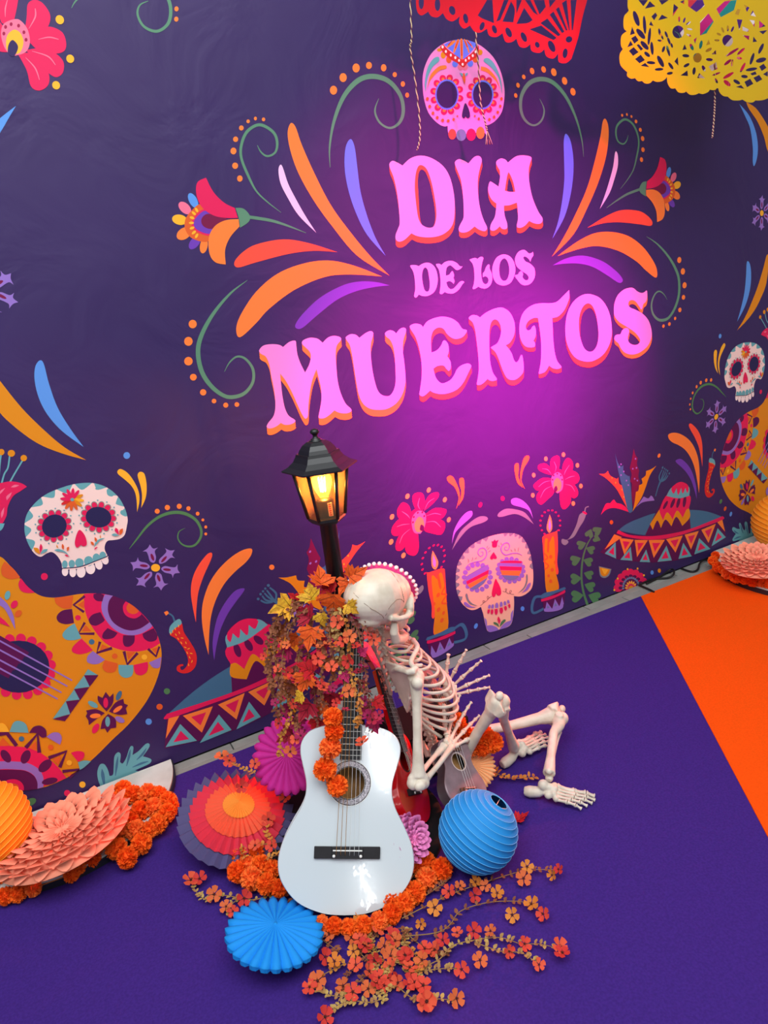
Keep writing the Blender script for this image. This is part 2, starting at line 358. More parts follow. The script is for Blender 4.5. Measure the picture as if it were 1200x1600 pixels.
# top skull
a = Art('printed_skull', label='pink sugar skull printed above the lettering')
a.P('SK', 'pink', "545,95 420,115 310,165 200,260 125,390 85,540 85,720 105,860 150,1000 215,1090 290,1155 350,1180 395,1175! 402,1260 450,1320 850,1320 860,1170! 920,1155 1000,1100 1070,1000 1100,860 1105,720 1080,570 1030,430 960,310 860,210 760,145 650,105")
a.E('SK', 'navy', (395,1330,14,60), (500,1345,16,70), (630,1345,14,70), (748,1340,12,70)) if False else None
a.P('SK', 'navy', "395,1262! 500,1275 620,1275 745,1262 862,1262! 862,1345 395,1345!")
a.E('SK', 'redor', (452,1278,48,66)).E('SK', 'steel', (564,1288,62,74)).E('SK', 'crim', (688,1284,58,76)).E('SK', 'orange', (804,1260,52,76))
a.P('SK', 'blue', "345,158! 440,112 545,95 650,105 735,135 755,165! 650,290 560,350 440,240")
for s in ("470,105 395,170 380,195 410,190 490,125", "510,102 470,220 465,262 490,240 540,110", "550,98 552,240 560,345 582,345 585,240 580,98", "595,100 640,220 655,262 665,240 620,105", "625,105 680,170 705,205 710,190 650,108"):
    a.P('SK', 'orange', s)
for s in ("450,110 400,165", "525,105 490,205", "565,100 570,300", "605,105 640,190", "635,110 690,175"):
    p, q = s.split(); a.W('SK', 'red', p+',8 '+q+',14')
a.E('SK', 'amber', (290,225,30,22), (338,290,32,44), (800,255,30,36)).E('SK', 'rust', (408,345,34,46), (740,345,34,40)).E('SK', 'blue', (485,400,36,42), (677,395,36,42)).E('SK', 'rose', (555,440,36,40), (612,440,32,42))
a.P('SK', 'red', "335,150! 390,215 460,270 520,310 575,345 640,305 720,240 750,165! 780,180 775,290 700,350 640,390 590,445 520,395 420,335 340,260 295,190!")
a.E('SK', 'cream', (330,188,14,19), (371,245,13,19), (432,290,13,19), (489,322,13,19), (535,357,12,18), (580,406,13,19), (618,356,12,18), (658,327,12,19), (706,297,13,19), (742,250,13,19))
for sx in (1, -1):
    pass
a.P('SK', 'teal', "275,312 220,330 160,410 120,530 105,660 118,765! 130,650 155,540 205,440 280,370 290,335").P('SK', 'orange', "365,418 290,430 215,490 165,570 140,710! 170,620 220,550 290,485 370,460 380,440")
a.P('SK', 'teal', "870,328 845,345 850,375 920,430 990,510 1040,610 1070,780! 1065,640 1030,510 970,390 910,335").P('SK', 'orange', "808,432! 880,450 960,520 1010,600 1050,720! 1000,620 930,545 870,500 808,482!")
for cx, cy, rx, ry, k0 in ((382, 785, 148, 192, 12), (826, 788, 138, 184, 0)):
    for k in range(12):
        t = R(k0)+2*PI*k/12; x, y = cx+(rx+18)*math.cos(t), cy+(ry+20)*math.sin(t)
        a.E('SK', 'crim', (x, y, 44, 40, math.degrees(t)))
        a.E('SK', 'orange', (x-12*math.cos(t), y-14*math.sin(t), 24, 20, math.degrees(t)))
    a.E('SK', 'blue', (cx, cy, rx, ry)).E('SK', 'navy', (cx, cy, rx-18, ry-22))
a.P('SK', 'navy', "612,890 585,960 570,1040 580,1075 600,1080 618,1050! 630,1075 655,1078 670,1050 655,970")
a.E('SK', 'rust', (137,838,18,22), (166,933,17,20), (207,1017,17,21), (260,1073,17,21), (327,1107,18,21), (397,1113,17,20), (465,1095,14,18), (512,1055,9,12), (1062,838,15,22), (1047,930,15,20), (1016,1006,15,20), (970,1065,15,20), (911,1096,16,20), (779,1088,13,18), (729,1053,10,13))
a.P('SK', 'rust', "592,512 572,570 602,660! 612,580").P('SK', 'teal', "538,508! 575,525 580,560! 560,545").P('SK', 'teal', "643,512! 612,525 606,560! 630,545").emit()

# feathers and curls beside the lettering
a = Art('printed_feather_spray', True)
a.P('N2', 'orange', "162,578 148,625 162,710 200,815 270,940 360,1065 475,1200 625,1292! 535,1200 440,1085 350,960 275,815 215,680 185,595")
a.P('N2', 'blue', "443,652 420,690 415,780 430,880 465,990 520,1100 608,1200! 560,1115 520,1010 490,900 475,790 462,690").P('N2', 'lilacpink', "113,773 105,800 115,860 150,930 200,1010 283,1092! 230,1010 185,930 150,860 125,785")
a.P('px', 'redor', "527.5,394! 483,380 443,374 400,382 378,395 366,410 372,418 400,410 450,397 490,392")
a.P('px', 'orange', "597,432! 553,415 513,407 473,412 433,428 400,456 377,490 369,513 375,527 400,505 420,483 460,453 507,433 547,429")
a.P('N5', 'purple', "627,138! 560,122 480,120 400,140 300,195 220,270 185,320 190,340 220,335 290,275 380,205 470,165 560,145").emit()
a = Art('printed_curl', True)
a.W('N2', 'green', "347,785,2 345,690,8 365,570,14 410,455,20 475,380,24 545,358,24 620,380,22 675,445,18 690,520,16 672,575,14 628,600,10 580,575,10 557,520,8 575,462,2")
a.E('N2', 'orange', (363,423,17,21), (408,364,17,21), (469,319,17,21), (529,307,14,17), (598,318,13,17), (650,350,10,12), (688,394,10,13), (708,446,9,12)).emit()
a = Art('printed_curl', True)
a.W('px', 'green', "439,332,.7 417,315,2 400,298,2.7 387,273,4 377,247,4 377,227,4.3 385,207,4.7 400,196,4.7 413,197,4.7 428,208,4.3 433,223,4 430,238,3.3 418,244,3 408,238,2.3 402,227,.7")
a.E('N1', 'orange', (1124,837,13,15), (1102,777,14,15), (1094,708,14,16), (1104,653,12,13), (1131,600,11,12), (1163,569,8,9), (1197,556,7,9)).E('N2', 'orange', (35,560,8,9)).emit()
a = Art('printed_curl', True)
a.W('N4', 'green', "1160,113,2 1080,175,10 1000,270,16 945,370,20 928,450,21 945,540,21 990,610,20 1050,655,18 1100,660,18 1150,640,16 1185,590,14 1185,530,13 1150,482,11 1110,472,9 1075,500,6 1052,542,2")
a.E('N4', 'orange', (903,319,19,20), (883,400,20,21), (883,493,20,20), (906,568,16,16), (952,639,15,15), (1003,680,11,11), (1058,699,12,12), (1110,696,11,11)).emit()
a = Art('printed_curl', True)
a.W('N1', 'green', "695,5,3 655,25,8 645,70,10 675,125,12 735,147,14 785,115,15 800,60,16 790,0,16 750,-60,15 660,-110,14 540,-100,12 430,-50,10 360,0,8 335,38,2").E('N1', 'orange', (827,42,10,12), (826,90,10,12)).emit()
a = Art('printed_curl', True)
a.W('C3', 'dkgreen', "105,660,3 160,590,12 240,490,18 330,420,22 430,388,24 520,395,24 600,440,22 642,510,20 640,575,18 600,630,16 550,642,14 500,625,12 470,580,10 480,530,7 525,505,2")
a.E('C3', 'orange', (315,378,19,19), (391,350,20,20), (480,341,19,20), (549,357,16,17), (618,396,14,15), (657,443,11,11), (679,496,11,12), (679,548,11,11)).emit()
a = Art('printed_bell_flower', True)
a.W('px', 'green', "388,339,5 402,341,5 425,345,4.5 450,353,3 478,364,.7")
a.E('N1', 'sky', (905,940,38,19,62)).E('N1', 'rose', (866,975,36,22,45)).E('N1', 'yellow', (842,1030,36,24,12)).E('N1', 'orange', (862,1095,38,26,-35)).E('N1', 'purple', (912,1138,36,21,-52)).E('N1', 'orange', (955,1152,36,18,-80))
a.P('N1', 'rust', "945,955 900,985 868,1030 870,1080 905,1120 975,1132 1000,1075 990,1000").P('N1', 'crim', "965,985 925,1000 898,1045 920,1085 985,1105 1010,1060").P('N1', 'purple', "970,990 930,1008 907,1045 925,1078 985,1096 1020,1060").P('N1', 'maroon', "1060,1030 1000,1072 955,1062 943,1030 970,1003 1030,1015")
a.E('N1', 'yellow', *[(935-48*math.cos(t)+10, 1045+70*math.sin(t), 12, 6, -math.degrees(t)) for t in (-1.05, -.7, -.35, 0, .35, .7, 1.05)])
a.P('N1', 'crim', "965,833! 925,855 920,910 945,970 1000,1010 1060,1022 1115,1022! 1100,975! 1050,950 1000,900").P('N1', 'orange', "1118,1027! 1055,1033 1005,1062 978,1115 982,1190 1010,1230 1058,1240! 1055,1170 1080,1110 1122,1062!").P('N1', 'green', "1103,975! 1140,978 1170,1010 1165,1040 1125,1068! 1118,1020").emit()
# corner flower, side leaves
a = Art('printed_pink_flower', True)
for s in ("115,150! 125,80 130,20 160,0 200,15 235,70 225,125 180,175 140,200", "140,200! 180,150 230,125 290,150 310,200 300,240 250,252 180,235", "120,235! 200,225 260,250 297,290 295,340 265,362 230,345 180,300", "85,255! 140,250 200,300 230,350 225,400 185,425 145,405 125,330", "65,100! 82,20 85,-40 40,-70 5,-40 -5,40 10,110", "20,130! -40,60 -80,80 -90,150 -50,220 40,240"): a.P('N1', 'crim', s)
for s in ("165,40,4 165,80,7 135,135,2", "275,185,3 230,175,6 180,185,2", "260,305,3 225,265,6 150,240,2", "185,375,3 165,320,6 120,270,2", "35,0,3 25,40,6 25,80,2"): a.W('N1', 'rose', s)
a.P('N1', 'rose', "70,90 20,110 5,150 12,200 35,245 70,262! 120,245 140,200 130,140 100,100").P('N1', 'yellow', "65,140 35,165 28,210 42,245 90,250 110,200 95,155").P('N1', 'navy', "60,188 40,210 38,250 65,265 85,220")
a.E('N1', 'dred', (18,158,7,9), (26,127,7,9), (52,114,7,9), (87,121,7,9), (112,152,7,9), (122,187,7,9)).E('N1', 'yellow', (280,93,19,22,-30), (329,276,18,20,-30), (263,400,18,20,-30)).emit()
a = Art('printed_leaf_pair', True)
a.P('N3', 'sky', "1065,487! 1110,540 1140,610 1152,680 1148,740 1135,778 1128,760 1128,690 1115,600 1090,540").P('N3', 'amber', "1097,478! 1140,505 1180,560 1210,620 1230,700 1215,740! 1195,700 1180,640 1150,570 1110,510").emit()
a = Art('printed_leaf_pair', True)
a.P('N4', 'amber', "405,957! 300,895 200,810 100,710 0,585 -60,500 -90,520 -40,660 0,735 80,810 180,880 290,925").P('N4', 'sky', "185,490 165,520 162,580 180,660 220,740 290,820 392,895! 330,810 270,710 230,600 205,505").emit()
# lilac star flowers
def star(cpx, k):
    a = Art('printed_lilac_flower', True)
    c0 = at_y(180+302/4.8, 720+804/4.8, 0); c1 = at_y(cpx[0], cpx[1], 0)
    pet = [at_y(180+p.x/4.8, 720+p.y/4.8, 0)-c0 for p in outline("345,808 370,785 420,788 450,785 465,762! 470,800 490,825! 450,835 440,868! 425,840 375,832")]
    ell = [at_y(180+(390+30*math.cos(t))/4.8, 720+(810+10*math.sin(t))/4.8, 0)-c0 for t in [2*PI*i/14 for i in range(14)]]
    cen = [at_y(180+(302+34*math.cos(t))/4.8, 720+(804+29*math.sin(t))/4.8, 0)-c0 for t in [2*PI*i/20 for i in range(20)]]
    for i in range(6):
        Mx = Matrix.Rotation(R(60*i+6), 3, 'Y')
        a.add('lilac', [[c1+(Mx @ p)*k for p in pet]]); a.add('maroon', [[c1+(Mx @ p)*k for p in ell]])
    a.add('yellow', [[c1+p*k for p in cen]]); a.emit()
star((243, 887), 1.0); star((1190, 333), 0.93)
# dots and commas
a = Art('printed_dots', True)
a.E('N4', 'sky', (594,935,16,16)).E('C2', 'crim', (277,203,22,22)).E('C2', 'dkgreen', (1043,920,20,19)).E('C2', 'rust', (997,1017,20,19)).E('C2', 'sky', (929,1110,20,20)).E('C3', 'orange', (1174,798,20,20)).E('C4', 'yellow', (515,503,20,20)).E('C4', 'crim', (420,556,20,20)).E('C4', 'dkgreen', (190,612,38,22,-25))
a.E('C6', 'crim', (821,315,12,15)).E('C6', 'sky', (945,1004,12,15)).E('C7', 'rust', (477,480,10,12)).E('C7', 'sky', (701,757,9,12)).E('C7', 'amber', (741,747,9,12))
a.P('C1', 'yellow', "905,397 880,415 890,440 940,480 990,530 1020,600 1028,720! 1045,640 1040,570 1010,500 960,430").P('C1', 'yellow', "1050,418 1032,440 1040,480 1055,530 1065,600 1058,690! 1090,620 1100,550 1095,480 1080,430")
a.P('C6', 'orange', "490,172 472,185 480,210 520,245 540,290 545,320 530,380! 550,330 550,270 530,215 510,180").P('C6', 'orange', "565,185 550,195 552,230 562,280 545,360! 575,310 582,240 578,195")
a.P('C6', 'lilac', "620,392 590,405 550,450 515,520 503,600! 525,530 570,480 625,430 632,400").P('C6', 'grey', "715,428 670,430 610,470 550,530 503,638! 560,555 620,495 700,465 728,445").emit()
# leaf fan over the hat
a = Art('printed_leaf_fan', True)
a.P('C3', 'redor', "715,688 680,710 620,790 580,880 567,980 580,1090 605,1212! 610,1100 625,980 665,860 710,760 728,705").P('C3', 'orange', "1020,658 950,672 860,730 770,820 705,920 665,1030 650,1120 652,1220 672,1345 700,1455! 705,1290 722,1150 760,1030 820,920 900,830 980,760 1022,700").P('C5', 'purple', "725,92 660,110 590,190 530,300 500,420 490,520 502,632! 520,520 550,400 600,290 660,200 720,120").emit()
a = Art('printed_fork_flower', True)
a.W('C5', 'petrol', "1040,290,14 1000,230,16 960,190,26 930,180,30").E('C5', 'petrol', (832,172,11,10), (850,136,10,10), (868,115,9,9), (885,94,9,9), (908,70,12,11))
for e in ("850,182,12 890,200,14 940,195,14", "862,148,12 890,180,14 945,190,14", "878,128,12 910,160,14 950,185,14", "896,106,12 925,145,14 955,185,14", "918,86,12 965,130,16 962,185,14"): a.W('C5', 'petrol', e)
a.emit()
# chili
a = Art('printed_chili', True)
a.P('C5', 'red', "170,440 200,400 255,350 275,420 320,490 360,560 372,620 360,680 320,720 270,730 230,715 220,690 235,668 265,660 272,672! 248,682 258,705 285,690 305,650 300,600 265,530 215,470").P('C5', 'teal', "165,425 170,380 205,340 240,322 258,345 250,365 200,400 180,432").W('C5', 'petrol', "205,340,14 190,300,12 155,276,12").P('C5', 'orange', "125,272! 150,262 160,280 140,297!")
a.E('C5', 'yellow', *[(x, y, 11, 3, g) for x, y, g in ((215,440,60), (240,425,70), (232,470,50), (262,465,10), (255,500,60), (290,500,70), (285,535,20), (310,545,-20), (300,575,60), (330,580,10), (318,610,60), (335,640,-70), (310,665,80), (175,430,80), (190,415,80), (210,395,80), (235,375,80))]).emit()
# sombrero
a = Art('printed_sombrero', True)
a.P('C7', 'petrol', "515,525! 560,490 640,455 740,425 900,412 1000,420 1090,450! 1000,490 915,515 800,545 650,550")
a.P('C7', 'plum', "663,552! 720,430 790,310 830,270 868,258 900,275 907,340 908,430 915,520! 800,550")
a.P('C7', 'amber', "690,490! 740,412! 905,402! 910,452 868,500! 835,450 808,502! 775,465 750,512! 730,470 705,522!")
a.P('C7', 'crim', "742,410! 790,325 907,330 905,405! 890,412 870,455! 840,415 815,465! 785,425 762,470! 745,430")
a.E('C7', 'plum', (775,385,8,26,28), (815,375,9,28,22), (846,372,9,30,14), (880,366,9,32,8)).P('C7', 'teal', "780,335! 815,285 900,280 907,333! 850,348")
a.P('C7', 'crim', "812,285! 840,263 868,258 898,275 903,300! 895,318 885,290! 870,322 862,290! 845,330 836,292! 820,322 806,300!")
a.P('C7', 'plum', "415,645! 515,522! 580,548 700,555 820,540 920,515 1090,448! 1110,565! 1000,630 880,680 740,700 600,695 500,680")
a.P('C7', 'crim', "515,522! 580,550 700,556 820,540 930,510 1090,446! 1090,466 960,515 860,550 760,572 660,575 560,560 505,540!")
def tri(reg, s, c1, c2, k=0.5):
    p = [tuple(float(v) for v in w.split(',')) for w in s.split()]
    g = (sum(q[0] for q in p)/3, sum(q[1] for q in p)/3)
    a.P(reg, c1, ' '.join('%g,%g!' % q for q in p))
    if c2: a.P(reg, c2, ' '.join('%g,%g!' % (g[0]+(q[0]-g[0])*k, g[1]+(q[1]-g[1])*k) for q in p))
tri('C7', "493,546 535,562 440,630", 'orange', None)
for s in ("520,566 600,576 548,660", "605,577 678,578 618,672", "682,578 772,576 710,677", "778,573 870,553 830,647", "880,548 958,528 915,630", "972,522 1052,488 1012,594"): tri('C7', s, 'orange', 'crim')
tri('C7', "1060,480 1088,466 1103,532", 'orange', None)
for s in ("440,652 500,588 502,680", "525,687 583,615 592,692", "632,698 668,630 690,700", "730,698 780,608 810,690", "846,682 872,592 920,667", "933,657 960,567 1022,627", "1028,612 1062,512 1107,562"): tri('C7', s, 'teal', 'crim')
a.emit()
# agave
a = Art('printed_agave', True)
a.P('C7', 'crim', "418,440! 445,380 470,375! 490,355 505,372 530,378! 555,395 577,425! 500,402 450,410").P('C7', 'lilac', "715,360! 705,340 695,332! 680,348 655,338! 640,360 612,398! 650,370")
a.P('C7', 'redor', "408,213! 440,212 458,196! 470,222 505,240 515,232! 520,268 548,280! 560,350 577,428! 530,340 500,290 450,240").P('C7', 'petrol', "497,100! 512,150 530,172 543,165! 545,205 570,225 577,222! 585,300 594,420! 570,420 540,300 515,200").P('C7', 'maroon', "600,75! 610,110 622,125! 618,160 630,195! 626,230 636,262! 615,330 600,400 588,330 590,270 580,255! 588,215 578,180! 588,140")
a.P('C7', 'amber', "725,168! 700,185 668,198! 665,222 643,240! 648,265 630,275! 625,305 612,312! 605,370 594,420! 640,350 665,290 690,220")
a.E('C7', 'lilac', (530,160,4,5), (520,175,4,5), (545,200,4,5), (560,250,4,5), (530,220,4,5), (570,275,4,5), (610,130,4,5), (595,185,4,5), (615,180,4,5), (605,240,4,5), (620,250,4,5)).E('C7', 'yellow', (500,262,3,5), (535,300,3,5), (545,340,3,5), (480,235,3,5)).emit()
# pink flower with candle, cup
a = Art('printed_pink_flower', True)
for s in ("155,215! 140,170 145,130 175,112 192,125 190,170 175,215", "150,220! 110,210 75,190 75,165 110,155 140,180", "150,240! 100,235 55,265 48,285 75,305 140,275", "155,265! 100,290 65,330 68,365 90,382 130,350 160,315", "205,220! 210,160 235,125 262,145 262,190 225,225", "205,230! 250,195 290,210 300,245 275,270 215,265", "210,255! 260,262 290,300 290,335 262,345 215,300", "190,320! 215,280 250,330 250,375 220,408 198,390", "165,225! 180,190 205,195 205,240"): a.P('C7', 'crim', s)
for s in ("160,145,2 172,175,4 165,205,1", "95,185,2 125,190,4 145,215,1", "75,285,2 105,260,4 145,250,1", "85,345,2 110,300,4 150,280,1", "245,165,2 225,195,4 215,220,1", "275,225,2 250,230,4 220,245,1", "275,310,2 255,280,4 220,270,1"): a.W('C7', 'rose', s)
a.P('C7', 'rose', "178,203 150,225 145,260 158,300 180,320! 205,300 212,260 205,220").P('C7', 'flame', "178,235 160,255 158,290 170,312 195,300 200,260").P('C7', 'plum', "172,278 160,295 165,318! 180,300")
a.E('C7', 'dred', (158,222,4,5), (178,212,4,5), (198,222,4,5), (205,245,4,5), (152,245,4,5)).E('C7', 'flame', (115,130,10,13), (212,107,10,13), (289,166,10,13), (308,280,10,13), (266,376,10,13), (43,331,10,13), (48,220,10,13)).emit()
a = Art('printed_candle', True)
a.P('C7', 'flame', "137,437! 125,480 120,515 135,538 150,515 148,470").P('C7', 'pink', "137,460! 130,500 137,525 145,500")
for k in range(14):
    t = R(125+k*290/13); a.E('C7', 'crim', (140+55*math.cos(t), 485+72*math.sin(t), 6, 5))
a.P('C7', 'redor', "95,565! 110,550 170,530 178,518! 182,620 178,700 185,750 180,768 172,765! 186,850 120,868! 105,700")
a.P('C7', 'amber', "110,580 125,570 135,590 150,560 160,565 165,640 168,740 184,850 120,866 108,680")
a.P('C7', 'rust', "125,570! 122,640 132,640 135,570!").W('C7', 'rust', "105,650,8 125,675,8 105,695,8 130,720,8 108,740,8").E('C7', 'rust', (142,670,9,11), (150,742,9,11), (142,805,9,11), (130,775,7,9), (165,700,6,9))
a.W('C7', 'petrol', "100,890,13 55,895,15 38,950,15 50,980,14 105,955,12").P('C7', 'plum', "88,890! 140,878 222,840! 220,880 210,950 170,970 110,972 100,930")
a.P('C7', 'petrol', "85,885! 110,868 160,858 218,836! 222,850 170,870 140,885 90,902!").P('C7', 'crim', "88,905! 140,888 180,875 220,852! 220,868 180,888 140,905 90,918!")
tri('C7', "110,965 120,918 150,958", 'lilac', 'steel', .4); tri('C7', "150,958 165,902 190,945", 'lilac', 'steel', .4); tri('C7', "190,945 205,890 214,930", 'lilac', None); a.P('C7', 'lilac', "105,955! 150,955 212,930! 205,955 165,970 110,972").emit()
# vine
a = Art('printed_vine', True)
a.W('C7', 'dkgreen', "345,935,14 322,860,12 312,780,11 318,690,10 340,610,8 375,550,5")
def heart(cx, cy, s, rot):
    pts = [(0, 1), (-.55, .35), (-.8, -.2), (-.5, -.6), (-.12, -.5), (0, -.25), (.12, -.5), (.5, -.6), (.8, -.2), (.55, .35)]
    c, sn = math.cos(R(rot)), math.sin(R(rot))
    a.P('C7', 'dkgreen', ' '.join('%g,%g%s' % (cx+s*(x*c-y*sn), cy+s*(x*sn+y*c), '!' if i in (0, 5) else '') for i, (x, y) in enumerate(pts)))
for e in ((355,545,30,200), (397,528,32,-120), (393,570,26,-70), (308,605,32,250), (365,632,30,110), (275,690,36,250), (352,698,32,110), (275,792,38,265), (355,770,32,110), (282,888,42,262), (362,835,36,110), (388,895,42,110)): heart(*e)
a.P('C7', 'grey', "320,425! 300,440 285,490 262,540 235,575 205,572 203,595 222,606 240,590 232,578! 270,560 300,510 325,470 338,435!").W('C7', 'grey', "330,425,7 335,400,6 352,393,6").E('C7', 'crim', (330,428,14,6,30)).emit()
# fruit slice and low flower
a = Art('printed_half_flower', True)
a.P('C7', 'grey', "408,722! 477,738! 465,772 440,787 415,775").P('C7', 'amber', "412,728! 470,740! 458,766 440,778 420,768").P('C7', 'yellow', "422,733! 460,741! 440,768")
for k in range(9):
    t = R(180+k*22); a.E('C7', 'crim', (585+70*math.cos(t), 842+80*math.sin(t), 26, 22, math.degrees(t)))
a.E('C7', 'plum', *[(585+58*math.cos(R(180+k*22)), 842+66*math.sin(R(180+k*22)), 11, 9) for k in range(9)])
a.E('C7', 'plum', (585,838,48,58)).E('C7', 'steel', *[(585+44*math.cos(R(175+k*14)), 840+54*math.sin(R(175+k*14)), 6, 6) for k in range(14)]).E('C7', 'crim', (585,842,30,36)).E('C7', 'yellow', *[(585+26*math.cos(R(180+k*24)), 842+32*math.sin(R(180+k*24)), 9, 4, 180+k*24) for k in range(9)]).E('C7', 'amber', (585,845,15,16)).E('C7', 'yellow', (565,738,5,6), (620,735,5,6), (655,772,5,6), (510,790,5,6), (492,853,5,6)).emit()
REG.update({'K1': (700, 820, 8), 'K2': (0, 860, 6.6667), 'K3': (0, 1080, 4.6154), 'K4': (0, 690, 8.89)})
def scallop(reg, col, s, f0, f1, n, depth):
    O = outline(s, 8); N = len(O); g = sum(O, Vector())/N
    for k in range(n):
        i0 = (f0+(f1-f0)*(k+0.06)/n)*N; i1 = (f0+(f1-f0)*(k+0.94)/n)*N
        pts = [O[int(i0+(i1-i0)*j/8) % N] for j in range(9)]
        inn = [p+(g-p).normalized()*(depth*math.sin(PI*j/8)) for j, p in enumerate(pts)]
        a.add(col, [a.w(reg, pts+list(reversed(inn[1:-1])))])
def petals(reg, col, cx, cy, rx, ry, n, pl, pw, rot=0, a0=0):
    c, s = math.cos(R(rot)), math.sin(R(rot))
    for k in range(n):
        t = R(a0)+2*PI*k/n; x, y = rx*math.cos(t), ry*math.sin(t)
        a.E(reg, col, (cx+x*c-y*s, cy+x*s+y*c, pl, pw, math.degrees(math.atan2(ry*math.sin(t), rx*math.cos(t)))+rot))
# skull between the candles
a = Art('printed_skull', label='peach sugar skull with striped eyes printed between two candles')
s = "740,103 620,118 500,150 380,200 260,280 170,390 115,510 97,640 100,780 130,900 190,1000 270,1060 340,1060 410,1025! 440,1120 470,1260 510,1335 640,1310 770,1260 810,1160 825,1000 822,890! 900,895 980,860 1050,780 1065,620 1045,440 1010,300 940,170 860,115"
a.P('K1', 'peach', s)
a.P('K1', 'lilac', "452,1160! 480,1190 488,1260! 540,1255 600,1275 635,1312! 580,1330 510,1337 475,1280!").P('K1', 'lilac', "815,1060! 785,1110 782,1195! 720,1220 670,1265 640,1310! 720,1285 780,1245 808,1170!")
O = outline(s, 8)
scallop('K1', 'grey', "740,103 620,118 500,150 380,200 260,280 170,390 115,510 97,640 100,780 130,900 190,1000 270,1060 340,1060 410,1025 500,1335 770,1260 822,890 900,895 980,860 1050,780 1065,620 1045,440 1010,300 940,170 860,115", 0.08, 0.385, 11, 48)
scallop('K1', 'grey', "740,103 620,118 500,150 380,200 260,280 170,390 115,510 97,640 100,780 130,900 190,1000 270,1060 340,1060 410,1025 500,1335 770,1260 822,890 900,895 980,860 1050,780 1065,620 1045,440 1010,300 940,170 860,115", 0.815, 1.02, 9, 42)
petals('K1', 'lilac', 365, 655, 165, 160, 16, 32, 30, -22); petals('K1', 'lilac', 780, 565, 158, 140, 16, 32, 29, 5)
for pr_, st in (("215,655! 260,620 380,550 460,505 500,520 505,590 480,680 420,750 350,800 290,800 240,740", [('lilac', "215,655! 470,505 500,515 505,560! 225,705!"), ('crim', "225,705! 505,560! 500,610! 235,745!"), ('orange', "238,748! 500,610! 485,660! 275,790!"), ('steel', "285,795! 480,670! 450,725 400,765 340,805!")]),
               ("640,470 720,450 900,450 920,480 915,560 880,640 820,685 740,685 690,650 650,570", [('crim', "650,462! 720,448 900,450 918,478! 640,490!"), ('lilac', "640,475! 920,480! 920,525! 640,515!"), ('crim', "640,515! 920,525! 915,570! 650,565!"), ('orange', "652,568! 913,572! 885,635! 675,625!"), ('steel', "680,632! 885,640! 850,672 800,690 730,682!")]) ):
    a.P('K1', 'steel', pr_)
    for c_, q in st: a.P('K1', c_, q)
a.P('K1', 'crim', "590,675 560,770 543,860 560,900 585,890 598,855! 615,880 645,880 662,850 650,780 615,710").P('K1', 'crim', "565,338! 530,390 525,420 545,432 565,418! 585,425 605,415 600,390")
a.P('K1', 'crim', "538,205! 560,205 582,180! 595,200 630,185! 612,225 605,270 575,280 550,270 548,225")
a.W('K1', 'lilac', "200,555,5 260,490,10 340,462,12 420,445,13 470,395,13 478,330,12 440,288,11 390,300,11 370,350,10 400,390,9 432,370,8 430,335,7 405,340,4").W('K1', 'lilac', "920,380,5 870,355,10 800,355,12 720,375,13 670,340,13 660,280,12 700,230,11 745,225,11 765,265,10 745,310,9 710,310,8 708,275,7 735,275,4")
for e in ("250,470,3 255,445,9 245,420,3", "290,450,3 305,425,9 305,400,3", "330,420,3 345,415,9 355,400,3", "480,290,3 485,275,8 495,258,3", "490,310,3 500,295,8 515,278,3", "500,345,3 515,325,8 535,318,3", "640,270,3 630,262,8 622,250,3", "670,245,3 660,232,8 658,220,3", "800,330,3 790,320,8 780,305,3", "838,330,3 835,310,8 828,290,3", "870,330,3 875,305,8 878,280,3"): a.W('K1', 'grey', e)
a.P('K1', 'grey', "225,855 215,880 235,940 280,990 370,1012! 300,980 255,930 240,870").P('K1', 'lilac', "205,960 195,985 230,1020 290,1032 350,1025! 290,1015 235,975").P('K1', 'grey', "980,612 970,640 970,700 940,780 870,852! 945,800 985,720 992,640").P('K1', 'lilac', "1020,720 990,745 960,800 915,850! 985,815 1025,755 1028,725")
a.W('K1', 'plum', "400,1008,4 440,975,4 455,950,4 435,945,4 435,970,4 480,945,4 508,905,4 488,890,4 490,920,4 540,890,4").W('K1', 'plum', "680,825,4 715,835,4 730,800,4 712,800,4 725,840,4 765,855,4 790,825,4 770,820,4 770,855,4 820,868,4")
a.E('K1', 'lilac', (512,1022,16,28,12), (553,1020,17,30,6), (605,1010,20,40), (660,995,19,38), (708,982,16,32,-8), (750,962,15,28,-14)).E('K1', 'crim', (503,1075,15,34,8), (545,1085,17,32,4), (597,1080,20,42), (661,1065,22,42), (714,1038,17,32,-6), (760,1005,14,34,-10)).W('K1', 'peach', "490,1050,8 600,1042,8 700,1012,8 770,978,8")
a.P('K1', 'crim', "625,1140! 612,1180 635,1240! 650,1190").P('K1', 'dkgreen', "565,1215 570,1235 600,1250 635,1275! 620,1235 590,1215").P('K1', 'dkgreen', "710,1180 685,1185 655,1220 640,1275! 680,1235 712,1200").emit()
